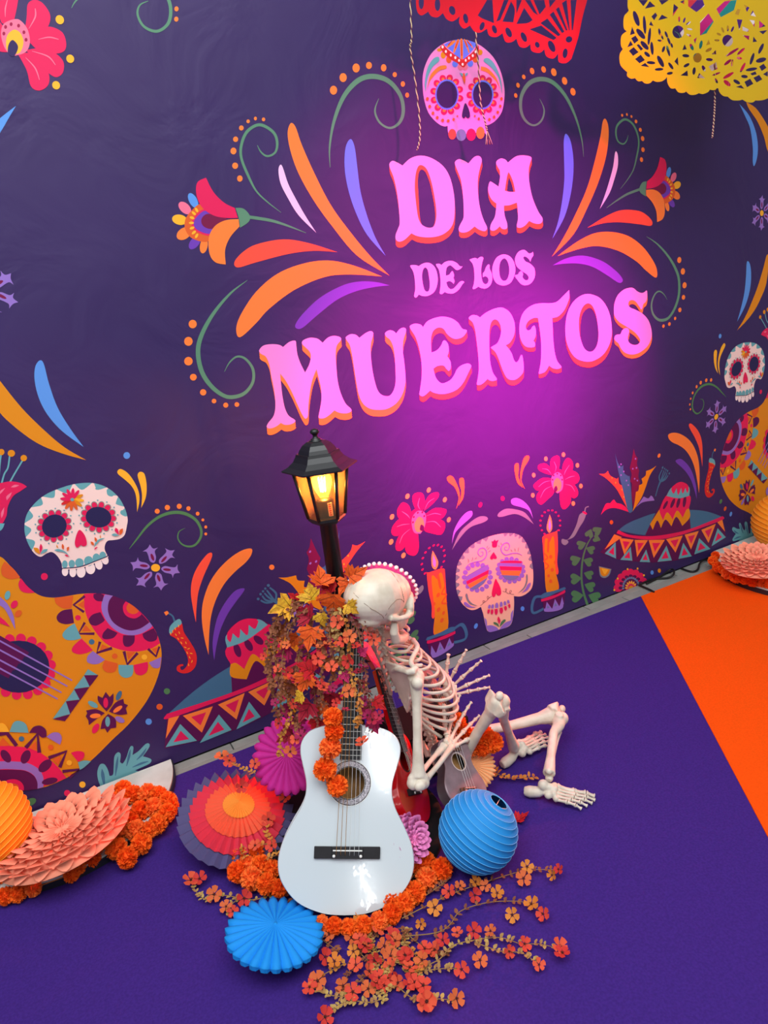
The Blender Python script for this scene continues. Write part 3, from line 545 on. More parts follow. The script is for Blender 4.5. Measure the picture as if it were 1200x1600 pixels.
# skull over the guitar
a = Art('printed_skull', True, 'white sugar skull printed above the amber guitar')
s = "690,502 560,510 440,545 340,590 260,655 200,740 183,840 200,930 245,1015 300,1055 350,1030 390,1020 430,1050 460,1100 465,1140! 600,1125 720,1080 805,1045! 785,1000 790,960 810,935 850,930 900,920 935,890 950,830 957,770 935,690 885,605 800,535"
a.E('C1', 'cream', (488,1166,24,34), (546,1170,26,38), (608,1168,34,44), (678,1142,36,44,-8), (740,1112,28,40,-14), (787,1078,26,36,-18))
a.P('C1', 'bone', s)
s2 = "690,502 560,510 440,545 340,590 260,655 200,740 183,840 200,930 245,1015 300,1055 465,1140 805,1045 900,920 935,890 950,830 957,770 935,690 885,605 800,535"
scallop('C1', 'teal', s2, 0.0, 0.42, 7, 52); scallop('C1', 'teal', s2, 0.80, 1.0, 4, 46)
a.E('C1', 'teal', (486,1112,21,30), (538,1108,24,30), (595,1100,32,34), (664,1088,34,38), (722,1064,28,34), (770,1046,25,30)).P('C1', 'bone', "470,1142! 600,1128 720,1085 806,1050! 806,1062 720,1100 600,1142 468,1152!").W('C1', 'ink2', "465,1142,7 600,1130,7 720,1086,7 805,1052,7")
petals('C1', 'grey', 407, 824, 105, 94, 13, 31, 25, -20); petals('C1', 'crim', 407, 824, 105, 94, 13, 25, 20, -20); a.E('C1', 'ink2', (407,824,94,86,-25))
petals('C1', 'grey', 738, 757, 106, 90, 13, 31, 25, 5); petals('C1', 'crim', 738, 757, 106, 90, 13, 25, 20, 5); a.E('C1', 'ink2', (738,757,97,77,8))
petals('C1', 'teal', 407, 824, 146, 130, 13, 6, 6, -20, 14); petals('C1', 'teal', 738, 757, 146, 126, 13, 6, 6, 5, 14)
for k, c_ in enumerate(('amber', 'yellow', 'amber', 'rust', 'rust', 'rust', 'red', 'crim', 'crim', 'crim', 'crim', 'crim')):
    t = R(-25+30*k); a.E('C1', c_, (540+48*math.cos(t), 625+44*math.sin(t), 42, 13, math.degrees(t)))
a.E('C1', 'teal', (541,625,14,13)).P('C1', 'crim', "592,853 572,890 560,950 575,985 607,963! 625,975 650,960 640,905 615,865")
for c_, q in (('crim', "305,955! 295,985 300,1030! 318,985"), ('amber', "250,985! 265,1015 300,1035! 285,990"), ('teal', "358,995! 325,1000 302,1035! 345,1015"), ('teal', "405,1003! 440,995 490,1015 525,1055! 480,1020 430,1012"), ('rust', "465,958 463,985 478,1000! 478,970"), ('rust', "518,978! 500,985 502,1012! 515,1000"), ('amber', "425,960! 423,980 438,988!"), ('crim', "483,1042! 500,1036 516,1052! 498,1050"),
              ('teal', "788,912! 750,918 715,945 705,985! 740,940"), ('rust', "708,905! 710,930 722,945! 726,920"), ('rust', "678,938! 685,960 705,968! 698,945"), ('amber', "752,885! 747,905 756,915!"), ('crim', "735,980! 712,985 706,1003!"), ('crim', "865,835! 860,860 890,890! 884,850"), ('rust', "920,840! 895,855 895,892! 918,870"), ('teal', "835,890! 855,878 895,893! 860,898")): a.P('C1', c_, q)
a.emit()
# printed guitar
a = Art('printed_guitar', True, 'large amber guitar with folk ornaments printed on the backdrop')
a.P('C2', 'amber', "0,78 35,105 75,150 120,210 170,265 220,305 270,328 340,335 420,325 500,312 590,308 680,318 760,345 850,400 920,470 970,540 1000,620 1010,700 995,800 950,920 890,1020 800,1130 700,1225 600,1325 500,1410 400,1470 300,1512 200,1535 100,1535 40,1510 0,1485 -150,1400 -300,1200 -320,900 -320,400 -200,120 -80,60")
a.P('C2', 'crim', "525,312! 525,380 545,460 590,540 660,620 750,660 850,672 940,655 1000,620! 970,540 920,470 850,400 760,345 680,318 590,308")
a.P('C2', 'lilac', "655,315! 635,370 640,430 680,500 740,550 810,570 880,560 940,525 952,510! 935,488! 880,525 810,538 750,520 700,480 675,420 680,360 705,323!")
a.P('C2', 'plum', "705,323! 680,360 675,420 700,480 750,520 810,540 870,530 920,500 933,488! 850,400 780,352").P('C2', 'crim', "785,358! 768,390 775,430 800,455 840,465 870,452 885,438! 850,400 815,375").P('C2', 'rust', "805,368! 790,395 800,425 830,438 855,432 868,418! 840,392")
a.P('C2', 'plum', "585,312! 585,335 605,355 640,358! 650,318! 620,308").P('C2', 'plum', "627,425! 580,440 555,470 565,500 600,510 640,490 655,475!").P('C2', 'plum', "672,525! 645,555 640,585 665,595 710,585 735,555!").P('C2', 'plum', "770,570! 768,610 780,638 810,640 838,615 842,570!").P('C2', 'plum', "890,560! 900,590 935,610 975,600 985,570! 960,525!")
for q in ("530,325,16 460,380,16 525,425,16", "530,490,16 490,560,16 590,560,16", "625,610,18 605,680,18 700,650,18", "775,670,20 795,752,20 860,680,18", "925,655,16 975,702,16 995,640,14"): a.W('C2', 'plum', q, 1)
for q in ("528,350! 485,380! 525,402!", "535,505! 512,545! 572,545!", "637,625! 625,665! 680,645!", "790,672! 802,722! 845,675!", "948,655! 975,685! 990,640!"): a.P('C2', 'rust', q)
a.E('C2', 'crim', (487,460,18,17)).E('C2', 'petrol', (573,611,18,17)).E('C2', 'rust', (717,700,18,17)).E('C2', 'yellow', (902,706,18,17))
for c_, q in (('rust', "340,335! 350,372 390,400 430,402 448,395! 458,322!"), ('plum', "450,405! 390,415 355,450 365,485 410,500 462,492!"), ('teal', "465,495! 420,525 390,565 410,595 460,600 508,588!"), ('crim', "510,590! 460,635 450,670 490,688 540,680 580,662!"), ('lilac', "580,668! 548,700 545,735 580,750 620,745 655,722!"), ('rust', "655,725! 640,770 665,800 710,800 730,775 735,745!"), ('teal', "740,755! 745,810 780,835 820,825 832,795 832,755!"), ('crim', "835,755! 845,805 880,820 915,800 925,765 922,735!"), ('lilac', "930,740! 955,770 985,775 1000,765! 1008,705!"), ('rust', "28,108! 8,150 15,195 60,218 115,212 125,205! 80,150"), ('crim', "130,212! 115,250 130,290 170,305 218,303! 170,262")): a.P('C2', c_, q)
petals('K2', 'crim', 195, 1208, 335, 290, 18, 55, 52, 10, 5); a.E('K2', 'ink2', (195,1208,320,272))
a.P('K2', 'plum', "-300,720! 0,885! 305,1060! 270,1110! 255,1100! 210,1180! 195,1172! 150,1250! 135,1240! 90,1330! -300,1130!")
for q in ("-300,780,22 -10,935,18 750,1352,14", "-300,875,22 -10,1030,18 700,1412,14", "-300,980,22 -10,1135,18 640,1478,14", "-300,1065,22 -10,1222,18 600,1545,14"): a.W('K2', 'lilac', q, 1)
a.P('K2', 'lilac', "-60,430! 0,480 80,560 140,680 158,820! 100,700 40,600 -60,540!").E('K2', 'teal', (78,465,28,48,15)).E('K2', 'crim', (148,560,32,45,35)).E('K2', 'rust', (190,655,30,42,45)).P('K2', 'crim', "-60,670! 0,690 60,740 105,793! 40,770 -60,735!")
for q in ("550,780! 610,817! 525,818!", "525,820! 460,905! 560,890!", "465,905! 410,980! 500,970!", "410,980! 330,1090! 440,1060!"): a.P('C2', 'teal', q)
for q in ("525,818! 615,818! 560,890!", "462,905! 558,893! 500,975!", "412,982! 500,972! 438,1060!", "330,1092! 438,1062! 405,1105!"): a.P('C2', 'plum', q)
for q in ("665,1045! 615,985 610,945! 640,960! 660,922! 685,955! 708,930! 705,990", "680,1045! 720,990 770,965! 775,995! 800,1005! 785,1025! 795,1060! 740,1065", "675,1060! 720,1090 725,1145! 690,1150! 670,1178! 655,1150! 628,1155! 640,1100", "655,1055! 610,1085 555,1130! 552,1100! 535,1075! 545,1055! 538,1038! 600,1030"): a.P('C2', 'plum', q)
a.E('C2', 'crim', (660,990,15,32)).E('C2', 'orange', (735,1030,34,13,-35), (595,1072,34,15,-5)).E('C2', 'teal', (672,1108,15,32), (580,1000,34,16,30)).E('C2', 'petrol', (742,945,15,32,25)).E('C2', 'lilac', (748,1095,32,17,25)).E('C2', 'crim', (597,1150,18,34,30))
a.P('K3', 'crim', "-150,420 0,392 120,395 230,412 320,460 410,535 478,622! 400,655 300,685 180,712 80,705 0,650 -100,600").P('K3', 'lilac', "-150,520 0,503 100,503 200,515 280,560 312,620 312,688! 270,700! 268,650 240,600 180,568 100,560 0,560 -150,590").P('K3', 'plum', "-50,560 0,562 100,562 180,570 240,602 268,650 270,700! 180,712 80,705 20,660").P('K3', 'crim', "30,655 60,635 110,632 150,650 170,680 172,711! 90,708 50,690").P('K3', 'rust', "62,680 90,662 125,670 135,690 130,709! 90,708")
a.E('K3', 'plum', (42,465,30,52,-35), (185,470,32,52,25), (325,535,58,34,-42), (358,645,58,24,-12))
for q in ("-30,310,28 50,300,28 120,390,28", "185,405,28 270,305,28 283,440,28", "350,478,26 478,430,26 430,545,26", "450,575,22 575,560,22 500,620,20"): a.W('K3', 'plum', q, 1)
for q in ("-20,392! 20,330! 75,390!", "205,405! 260,355! 262,428!", "378,490! 442,460! 420,530!", "460,592! 522,588! 498,612!"): a.P('K3', 'rust', q)
for c_, q in (('yellow', "-30,290! 0,228 40,240 68,290!"), ('teal', "68,290! 100,220 150,212 190,240 206,297!"), ('plum', "210,297! 240,255 290,245 330,275 335,325! 300,330 265,300"), ('lilac', "335,325! 380,295 425,298 445,335 432,383!"), ('crim', "510,440! 560,428 605,440 600,480 562,505!"), ('teal', "562,508! 610,495 655,502! 600,550 575,562!")): a.P('K3', c_, q)
a.E('K3', 'petrol', (155,340,20,19)).E('K3', 'rust', (365,400,20,19)).E('K3', 'yellow', (498,512,20,19)).emit()
# sea-green leaf and tulip
a = Art('printed_leaf', True)
a.P('K3', 'teal', "735,715! 708,640 702,580 720,530 750,525 775,560 790,610! 815,600 820,540 825,470 850,440 870,455 865,510! 885,520 910,480 930,420 945,395 962,405 955,460! 1000,430 1050,380 1075,378 1075,405 1030,470! 1070,480 1092,495 1080,520 1030,545 975,570! 1020,585 1030,605 990,630 940,650 890,660! 860,700")
for e in ("735,560,4 742,610,26 755,700,4", "850,470,4 842,530,18 832,610,4", "940,420,4 930,470,18 912,540,4", "1055,410,4 1030,450,16 985,495,4", "1070,505,4 1020,520,16 955,548,4", "1010,605,4 950,612,20 885,630,4"): a.W('K3', 'petrol', e)
a.emit()
a = Art('printed_tulip', True)
for e in ("20,590,26 60,450,22 110,360,22 135,190,22", "140,560,24 200,450,22 320,250,22", "-20,560,24 0,300,22 15,170,22", "-120,560,24 -90,300,22 -80,170,22"): a.W('K4', 'teal', e)
a.E('K4', 'amber', (20,145,42,44), (158,162,52,48), (330,228,46,44), (-90,140,44,44))
a.P('K4', 'crim', "375,625! 290,575 150,552 0,575 -200,600 -300,700 -280,900 -150,1080 0,1140 40,1130! 90,1030 110,900 180,760 280,690").P('K4', 'teal', "-60,1135! 65,1135! 40,1200 0,1240 -60,1260")
a.P('K4', 'rose', "150,635! 200,600 270,605! 210,632").P('K4', 'rose', "95,815! 90,760 165,700! 140,760").P('K4', 'rose', "20,1065! 15,990 58,910! 50,1000").P('K4', 'rose', "-20,740! 10,680 75,640! 30,700").emit()

# ------------------------------------------------------------ black plinth, box, lamp post
black = mat('matt_black_paint', (26, 26, 28), 0.45, bump=0.1, bscale=200)
bm = bmesh.new(); add_lathe(bm, [(0.26, 0.0055), (0.278, 0.008), (0.28, 0.026), (0.274, 0.031), (0.0005, 0.031)], 64)
plinth = obj('round_plinth', bm, mat('black_cloth', (17, 16, 20), 0.9)); plinth.location = (-1.10, -0.72, 0)
tag(plinth, 'low round black plinth carrying the lamp post and guitars', 'plinth')
bm = bmesh.new(); add_box(bm, (0, 0, 0.09), (0.26, 0.20, 0.18)); bmesh.ops.bevel(bm, geom=bm.edges[:], offset=0.006, segments=2, affect='EDGES')
bx = obj('seat_box', bm, mat('black_cloth', (17, 16, 20), 0.9)); bx.location = (-0.735, -0.545, 0.005)
tag(bx, 'small black box behind the seated skeleton', 'box')

LX, LY = -0.997, -0.60
lampm = mat('black_lamp_metal', (24, 25, 28), 0.38, spec=0.5, bump=0.08, bscale=300)
t = thing('lamp_post', 'black garden lamp post with lit six-sided lantern', 'lamp', (LX, LY, 0.031))
LZ = 0.031
bm = bmesh.new(); add_lathe(bm, [(0.085, 0), (0.088, 0.008), (0.06, 0.018), (0.036, 0.03), (0.03, 0.06), (0.0255, 0.07)], 24); obj('base_flange', bm, lampm, t)
bm = bmesh.new(); add_lathe(bm, [(0.025, 0.05), (0.025, 0.955), (0.029, 0.957), (0.029, 0.966)], 24); obj('post', bm, lampm, t)
HA = math.atan2(CAM.y-LY, CAM.x-LX) + R(36) - R(3)     # one face of the lantern turns to the viewer
def hexring(bm, r, z): return [bm.verts.new((r*math.cos(HA+PI/3*k), r*math.sin(HA+PI/3*k), z-LZ)) for k in range(6)]
def hexloft(bm, prof, cap0=True, cap1=True):
    rs = [hexring(bm, r, z) for r, z in prof]
    for a_, b_ in zip(rs, rs[1:]):
        for k in range(6): bm.faces.new((a_[k], a_[(k+1) % 6], b_[(k+1) % 6], b_[k]))
    if cap0: bm.faces.new(list(reversed(rs[0])))
    if cap1: bm.faces.new(rs[-1])
bm = bmesh.new(); hexloft(bm, [(0.030, 0.985), (0.045, 0.988), (0.055, 0.998), (0.055, 1.006)]); obj('lantern_floor', bm, lampm, t)
bm = bmesh.new(); hexloft(bm, [(0.070, 1.148), (0.108, 1.151), (0.109, 1.155), (0.090, 1.163), (0.073, 1.176), (0.064, 1.190), (0.0615, 1.197), (0.055, 1.197), (0.050, 1.207), (0.040, 1.219), (0.027, 1.227), (0.018, 1.229)], True, True)
obj('roof', bm, lampm, t)
bm = bmesh.new(); add_lathe(bm, [(0.019, 1.226), (0.019, 1.230), (0.014, 1.2305), (0.014, 1.2345), (0.0085, 1.236), (0.0065, 1.243), (0.0085, 1.2465), (0.0125, 1.250), (0.0135, 1.2545), (0.010, 1.260), (0.002, 1.263)], 16, Matrix.Translation((0, 0, -LZ))); obj('finial', bm, lampm, t)
for k in range(6):
    A = HA+PI/3*k
    p0 = Vector((0.054*math.cos(A), 0.054*math.sin(A), 1.004-LZ)); p1 = Vector((0.078*math.cos(A), 0.078*math.sin(A), 1.150-LZ))
    bm = bmesh.new(); add_tube(bm, [p0, p1], 0.0052, 6); obj('corner_bar', bm, lampm, t)
def thin_glass(name, tint, f, rough):
    m = mat(name, tint, rough, spec=0.6); nt = m.node_tree; b = nt.nodes['Principled BSDF']; out = nt.nodes['Material Output']
    tr = nt.nodes.new('ShaderNodeBsdfTransparent'); tr.inputs[0].default_value = (*lin(tint), 1); mx = nt.nodes.new('ShaderNodeMixShader'); mx.inputs[0].default_value = f
    nt.links.new(tr.outputs[0], mx.inputs[1]); nt.links.new(b.outputs[0], mx.inputs[2]); nt.links.new(mx.outputs[0], out.inputs[0]); return m
glass = thin_glass('amber_glass', (250, 228, 200), 0.05, 0.2)
for k in range(6):
    bm = bmesh.new(); v = []
    for off in (0, -0.0012):
        for (r, z, kk) in ((0.052, 1.006, k), (0.052, 1.006, k+1), (0.0755, 1.148, k+1), (0.0755, 1.148, k)):
            A = HA+PI/3*kk; B = HA+PI/3*(k+0.5)
            v.append(bm.verts.new((r*math.cos(A)*0.97+off*math.cos(B), r*math.sin(A)*0.97+off*math.sin(B), z-LZ)))
    for f in ((0, 1, 2, 3), (7, 6, 5, 4), (0, 4, 5, 1), (1, 5, 6, 2), (2, 6, 7, 3), (3, 7, 4, 0)): bm.faces.new([v[i] for i in f])
    obj('glass_pane', bm, glass, t)
bm = bmesh.new(); add_lathe(bm, [(0.026, 1.006-LZ), (0.026, 1.052-LZ), (0.020, 1.058-LZ), (0.0005, 1.058-LZ)], 20); sock = obj('bulb_socket', bm, lampm, t)
cdir = Vector((CAM.x-LX, CAM.y-LY, 0)).normalized(); side = Vector((-cdir.y, cdir.x, 0))
bm = bmesh.new(); c0 = cdir*0.0268+side*0.013
M_ = Matrix.Translation((c0.x, c0.y, 1.030-LZ)) @ Matrix((side, cdir, Vector((0, 0, 1)))).transposed().to_4x4()
add_box(bm, (0, 0, 0), (0.013, 0.0012, 0.040), M_); st = obj('sticker', bm, mat('label_white', (240, 214, 210), 0.6), sock); st['label'] = 'pale sticker with small red print'
bm = bmesh.new()
for i in range(6): add_box(bm, (-0.001, 0.0009, -0.016+i*0.0062), (0.007-(i % 2)*0.002, 0.0004, 0.0036), M_)
obj('red_print', bm, mat('label_red', (206, 60, 70), 0.6), sock)
bulbg = thin_glass('bulb_glass', (255, 226, 170), 0.13, 0.4)
bm = bmesh.new(); add_lathe(bm, [(0.012, 1.056-LZ), (0.014, 1.066-LZ), (0.022, 1.082-LZ), (0.029, 1.103-LZ), (0.029, 1.118-LZ), (0.021, 1.133-LZ), (0.006, 1.138-LZ), (0.0005, 1.138-LZ)], 20); bb = obj('bulb', bm, bulbg, t)
fil = mat('lit_filament', (255, 214, 140), 0.5, emit=(255, 206, 120), es=140)
bm = bmesh.new()
for k in range(6):
    A = PI/3*k; add_tube(bm, [(0.007*math.cos(A), 0.007*math.sin(A), 1.078-LZ), (0.010*math.cos(A), 0.010*math.sin(A), 1.120-LZ)], 0.0016, 6)
obj('filament', bm, fil, bb)
lamp('lantern_bulb_light', 'POINT', (LX, LY, 1.10), (LX, LY, 0), 10, (1.0, 0.60, 0.28), shadow_soft_size=0.012)

# ------------------------------------------------------------ guitars
def pose(cols, T, s=1.0):
    c = [Vector(x) for x in cols]; x = c[0].normalized(); z = c[2].normalized(); y = z.cross(x).normalized(); x = y.cross(z)
    return Matrix.Translation(T) @ Matrix((x, y, z)).transposed().to_4x4() @ Matrix.Scale(s, 4)
def profile(pl, n=6):
    return [(p.x, p.y) for p in crom([(h, v, 0) for v, h in pl], n)]
def string_label(*a): pass
def guitar(name, label, group, M, pl, depth, top_m, side_m, hole, brd, neck, head, nstr, dark_m, bridge, rings, frets, fret_m, nut_m, string_m, edge_m=None, pegs=None):
    """plan in metres: x across, y up the neck, z out of the top"""
    root = thing(name, label, 'guitar'); root.matrix_world = M
    pr = profile(pl)
    outl = pr+[(-x, y) for x, y in reversed(pr[1:-1])]
    hv, hr = hole; nh = 32
    hol = [(hr*math.cos(2*PI*k/nh), hv+hr*math.sin(2*PI*k/nh)) for k in range(nh)]
    bm = bmesh.new()
    def dome(x, y): return 0.0
    loops = [[Vector((x, y, 0)) for x, y in outl], [Vector((x, y, 0)) for x, y in hol]]
    fv = [bm.verts.new(p) for l in loops for p in l]
    for tr in tessellate_polygon(loops):
        f = bm.faces.new([fv[i] for i in tr]); f.normal_update()
        if f.normal.z < 0: f.normal_flip()
    n = len(outl); e = 0.004
    rim = [bm.verts.new((x*(1+e/max(.05, abs(x)+.05)), y, -e)) for x, y in outl]
    bot = [bm.verts.new((x, y, -depth)) for x, y in outl]
    for i in range(n):
        j = (i+1) % n
        for a_, b_, mi in ((fv[:n], rim, 0), (rim, bot, 1)):
            f = bm.faces.new((a_[j], a_[i], b_[i], b_[j])); f.material_index = mi; f.smooth = True
    f = bm.faces.new(bot); f.material_index = 1
    inr = [bm.verts.new((p[0], p[1], -0.003)) for p in hol]
    for i in range(nh):
        j = (i+1) % nh; f = bm.faces.new((fv[n+i], fv[n+j], inr[j], inr[i])); f.material_index = 2
    body = obj('body', bm, [top_m, side_m, mat('raw_wood', (190, 140, 90), 0.7)], root)
    bm = bmesh.new(); add_box(bm, (0, hv, -depth+0.004), (hr*3.4, hr*3.4, 0.002)); obj('inner_back', bm, mat('inner_spruce', (176, 128, 76), 0.7, noise=0.2, nscale=40), body)
    for r0, r1, m_ in rings:
        bm = bmesh.new(); N = 48
        add_lathe(bm, [(r0, 0.0003), (r0, 0.0009), (r1, 0.0009), (r1, 0.0003)], N, Matrix.Translation((0, hv, 0)), cap=False, smooth=False); obj('rosette_ring', bm, m_, body)
    # bridge
    bv, bw, bh, sw = bridge
    bm = bmesh.new(); add_box(bm, (0, bv-bh*0.1, 0.0045), (bw, bh, 0.009)); add_box(bm, (0, bv-bh*0.1, 0.0075), (sw, bh*0.98, 0.012)); bmesh.ops.bevel(bm, geom=bm.edges[:], offset=0.001, segments=1, affect='EDGES')
    br = obj('bridge', bm, dark_m, root)
    bm = bmesh.new(); add_box(bm, (0, bv+bh*0.12, 0.0145), (sw*0.94, 0.0028, 0.005)); obj('saddle', bm, nut_m, br)
    for sx in (-1, 1):
        bm = bmesh.new(); add_lathe(bm, [(0.0042, 0), (0.0036, 0.0016), (0.0005, 0.002)], 12, Matrix.Translation((sx*sw*0.43, bv-bh*0.36, 0.0135))); obj('bridge_dot', bm, nut_m, br)
    # neck, board
    nw0, nw1, vn, vb = neck
    bm = bmesh.new()
    z0 = -0.002
    pts = []
    for v, w_ in ((vb, nw0), (vn, nw1)):
        pts.append([bm.verts.new(p) for p in ((-w_/2, v, 0.0), (w_/2, v, 0.0), (w_*0.36, v, -0.016), (-w_*0.36, v, -0.016))])
    for k in range(4): bm.faces.new((pts[0][k], pts[0][(k+1) % 4], pts[1][(k+1) % 4], pts[1][k]))
    bm.faces.new(list(reversed(pts[0]))); bm.faces.new(pts[1]); bmesh.ops.recalc_face_normals(bm, faces=bm.faces[:])
    obj('neck', bm, side_m, root)
    fb0 = brd
    wA = nw0+(nw0-nw1)*(vb-fb0)/(vn-vb)
    bm = bmesh.new(); q = [(-wA/2, fb0), (wA/2, fb0), (nw1/2, vn), (-nw1/2, vn)]
    lo = [bm.verts.new((x, y, 0.0012)) for x, y in q]; hi = [bm.verts.new((x*0.97, y, 0.0075)) for x, y in q]
    bm.faces.new(list(reversed(lo))); bm.faces.new(hi)
    for k in range(4): bm.faces.new((lo[k], lo[(k+1) % 4], hi[(k+1) % 4], hi[k]))
    fbm = obj('fretboard', bm, dark_m, root)
    L = vn-bv
    fm = None
    for k in range(1, frets+1):
        v = vn-L*(1-2**(-k/12))
        if v < fb0+0.004: break
        w_ = nw1+(wA-nw1)*(vn-v)/(vn-fb0)
        bm = bmesh.new(); add_box(bm, (0, 0, 0), (w_*0.97, 0.0018 if pl[4][1] > .15 else 0.001, 0.0014)); f_ = obj('fret', bm, fret_m, fbm); f_.location = (0, v, 0.0082)
    bm = bmesh.new(); add_box(bm, (0, vn+0.002, 0.007), (nw1, 0.005, 0.010)); obj('nut', bm, nut_m, root)
    # headstock
    hw0, hw1, hl = head
    bm = bmesh.new(); q = [(-nw1/2, vn+0.004), (nw1/2, vn+0.004), (hw0/2, vn+0.03), (hw1/2, vn+hl*0.9), (hw1*0.25, vn+hl), (-hw1*0.25, vn+hl), (-hw1/2, vn+hl*0.9), (-hw0/2, vn+0.03)]
    def hz(y): return -(y-vn)*0.22
    hi = [bm.verts.new((x, y, hz(y)+0.003)) for x, y in q]; lo = [bm.verts.new((x, y, hz(y)-0.012)) for x, y in q]
    bm.faces.new(hi); bm.faces.new(list(reversed(lo)))
    for k in range(8): bm.faces.new((lo[k], lo[(k+1) % 8], hi[(k+1) % 8], hi[k]))
    bmesh.ops.bevel(bm, geom=bm.edges[:], offset=0.0015, segments=1, affect='EDGES')
    hd = obj('headstock', bm, top_m, root)
    for sx in (-1, 1):
        for i in range(nstr//2):
            v = vn+hl*(0.3+0.5*i/max(1, nstr//2-1)); bm = bmesh.new()
            add_tube(bm, [(sx*(hw0/2-0.006), v, hz(v)-0.004), (sx*(hw0/2+0.012), v, hz(v)-0.004)], 0.0025, 8)
            add_ball(bm, (sx*(hw0/2+0.018), v, hz(v)-0.004), 0.008, 8, 6, sc=(1, 0.8, 0.5)); obj('tuning_peg', bm, black, hd)
    for i in range(nstr):
        u = (i/(nstr-1)-0.5)
        p0 = Vector((u*sw*0.72, bv-bh*0.3, 0.0148)); p1 = Vector((u*sw*0.72, bv+bh*0.12, 0.0172)); p2 = Vector((u*nw1*0.8, vn+0.002, 0.0125)); p3 = Vector((u*hw0*0.6, vn+hl*0.5, hz(vn+hl*0.5)+0.006))
        bm = bmesh.new(); add_tube(bm, [p0, p1, p2, p3], (0.0008 if i < nstr/2 else 0.00055)*(1 if pl[4][1] > .15 else .5), 5); obj('string', bm, string_m[0 if i < nstr/2 else 1], root)
    return root
white = mat('white_gloss_lacquer', (206, 216, 220), 0.12, spec=0.5, coat=1.0)
nt = white.node_tree; b = nt.nodes['Principled BSDF']; b.inputs['Coat Roughness'].default_value = 0.03
tc = nt.nodes.new('ShaderNodeTexCoord'); n1 = nt.nodes.new('ShaderNodeTexNoise'); n1.inputs['Scale'].default_value = 14; n1.inputs['Detail'].default_value = 3
bp = nt.nodes.new('ShaderNodeBump'); bp.inputs['Strength'].default_value = 0.12; bp.inputs['Distance'].default_value = 0.004
nt.links.new(tc.outputs['Object'], n1.inputs['Vector']); nt.links.new(n1.outputs['Fac'], bp.inputs['Height']); nt.links.new(bp.outputs[0], b.inputs['Coat Normal'])
dark = mat('dark_fretboard', (30, 29, 32), 0.5, noise=0.15, nscale=60)
fretm = mat('fret_metal', (176, 176, 172), 0.35, metal=0.8); bonem = mat('ivory_plastic', (240, 240, 234), 0.4)
str_b = mat('bronze_string', (196, 150, 90), 0.35, metal=0.7); str_n = mat('nylon_string', (214, 218, 216), 0.3)
ros = mat('rosette_mosaic', (206, 200, 206), 0.5, rgb2=(96, 90, 98), nscale=230)
GW = Matrix(((0.900, 0.364, -0.241), (-0.392, 0.431, -0.813), (-0.192, 0.826, 0.530))).transposed()
guitar('guitar', 'large white glossy acoustic guitar leaning in front of the lamp post', None, pose(GW, (-1.266, -1.006, 0.037)),
 [(0, 0), (.005, .06), (.03, .125), (.075, .168), (.12, .183), (.17, .177), (.22, .155), (.265, .130), (.30, .119), (.335, .119), (.375, .130), (.41, .139), (.44, .137), (.465, .120), (.48, .09), (.487, .05), (.488, 0)],
 0.095, white, white, (0.333, 0.042), 0.395, (0.0585, 0.050, 0.785, 0.47), (0.064, 0.066, 0.135), 6, dark, (0.158, 0.180, 0.030, 0.085),
 [(0.0425, 0.0445, black), (0.0445, 0.0575, ros), (0.0575, 0.0595, black), (0.0595, 0.061, bonem)], 20, fretm, bonem, (str_b, str_n))
red = mat('red_gloss_lacquer', (214, 14, 22), 0.16, spec=0.5, coat=0.7)
GR = Matrix(((0.701, 0.134, 0.700), (0.451, 0.678, -0.581), (-0.553, 0.723, 0.415))).transposed()
k = 0.91
guitar('guitar', 'small red guitar tucked behind the right side of the white one', None, pose(GR, (-0.938, -0.872, 0.070)),
 [(v*k, h*k) for v, h in ((0, 0), (.006, .045), (.03, .082), (.07, .104), (.11, .106), (.15, .090), (.185, .074), (.21, .072), (.24, .079), (.265, .082), (.285, .072), (.30, .05), (.31, 0))],
 0.055, red, red, (0.205*k, 0.030), 0.235*k, (0.058*k, 0.052*k, 0.53*k, 0.30*k), (0.055, 0.06, 0.11), 6, dark, (0.105*k, 0.095*k, 0.020, 0.05),
 [(0.030, 0.034, black)], 15, fretm, bonem, (str_n, str_n))
ukem = mat('grey_brown_wood', (128, 106, 112), 0.35, noise=0.18, nscale=26, coat=0.3); ukes = mat('dark_uke_side', (60, 44, 48), 0.4)
GU = Matrix(((0.898, 0.204, 0.391), (0.094, 0.778, -0.621), (-0.431, 0.594, 0.680))).transposed()
k = 0.94
guitar('ukulele', 'small greyish brown ukulele propped under the skeleton hands', None, pose(GU, CAM+(Vector((-0.787, -0.923, 0.085))-CAM)*.975, .975),
 [(v*k, h*k) for v, h in ((0, 0), (.006, .04), (.025, .070), (.055, .086), (.085, .086), (.115, .073), (.14, .062), (.16, .061), (.185, .066), (.21, .066), (.228, .052), (.238, .03), (.24, 0))],
 0.045, ukem, ukes, (0.155*k, 0.026), 0.19*k, (0.040*k, 0.036*k, 0.41*k, 0.235*k), (0.045, 0.05, 0.09), 4, mat('uke_fretboard', (92, 58, 44), 0.5), (0.06*k, 0.07*k, 0.016, 0.045),
 [(0.0265, 0.030, mat('uke_ring', (196, 176, 170), 0.5))], 15, fretm, mat('pink_bridge', (196, 136, 126), 0.5), (str_n, str_n))

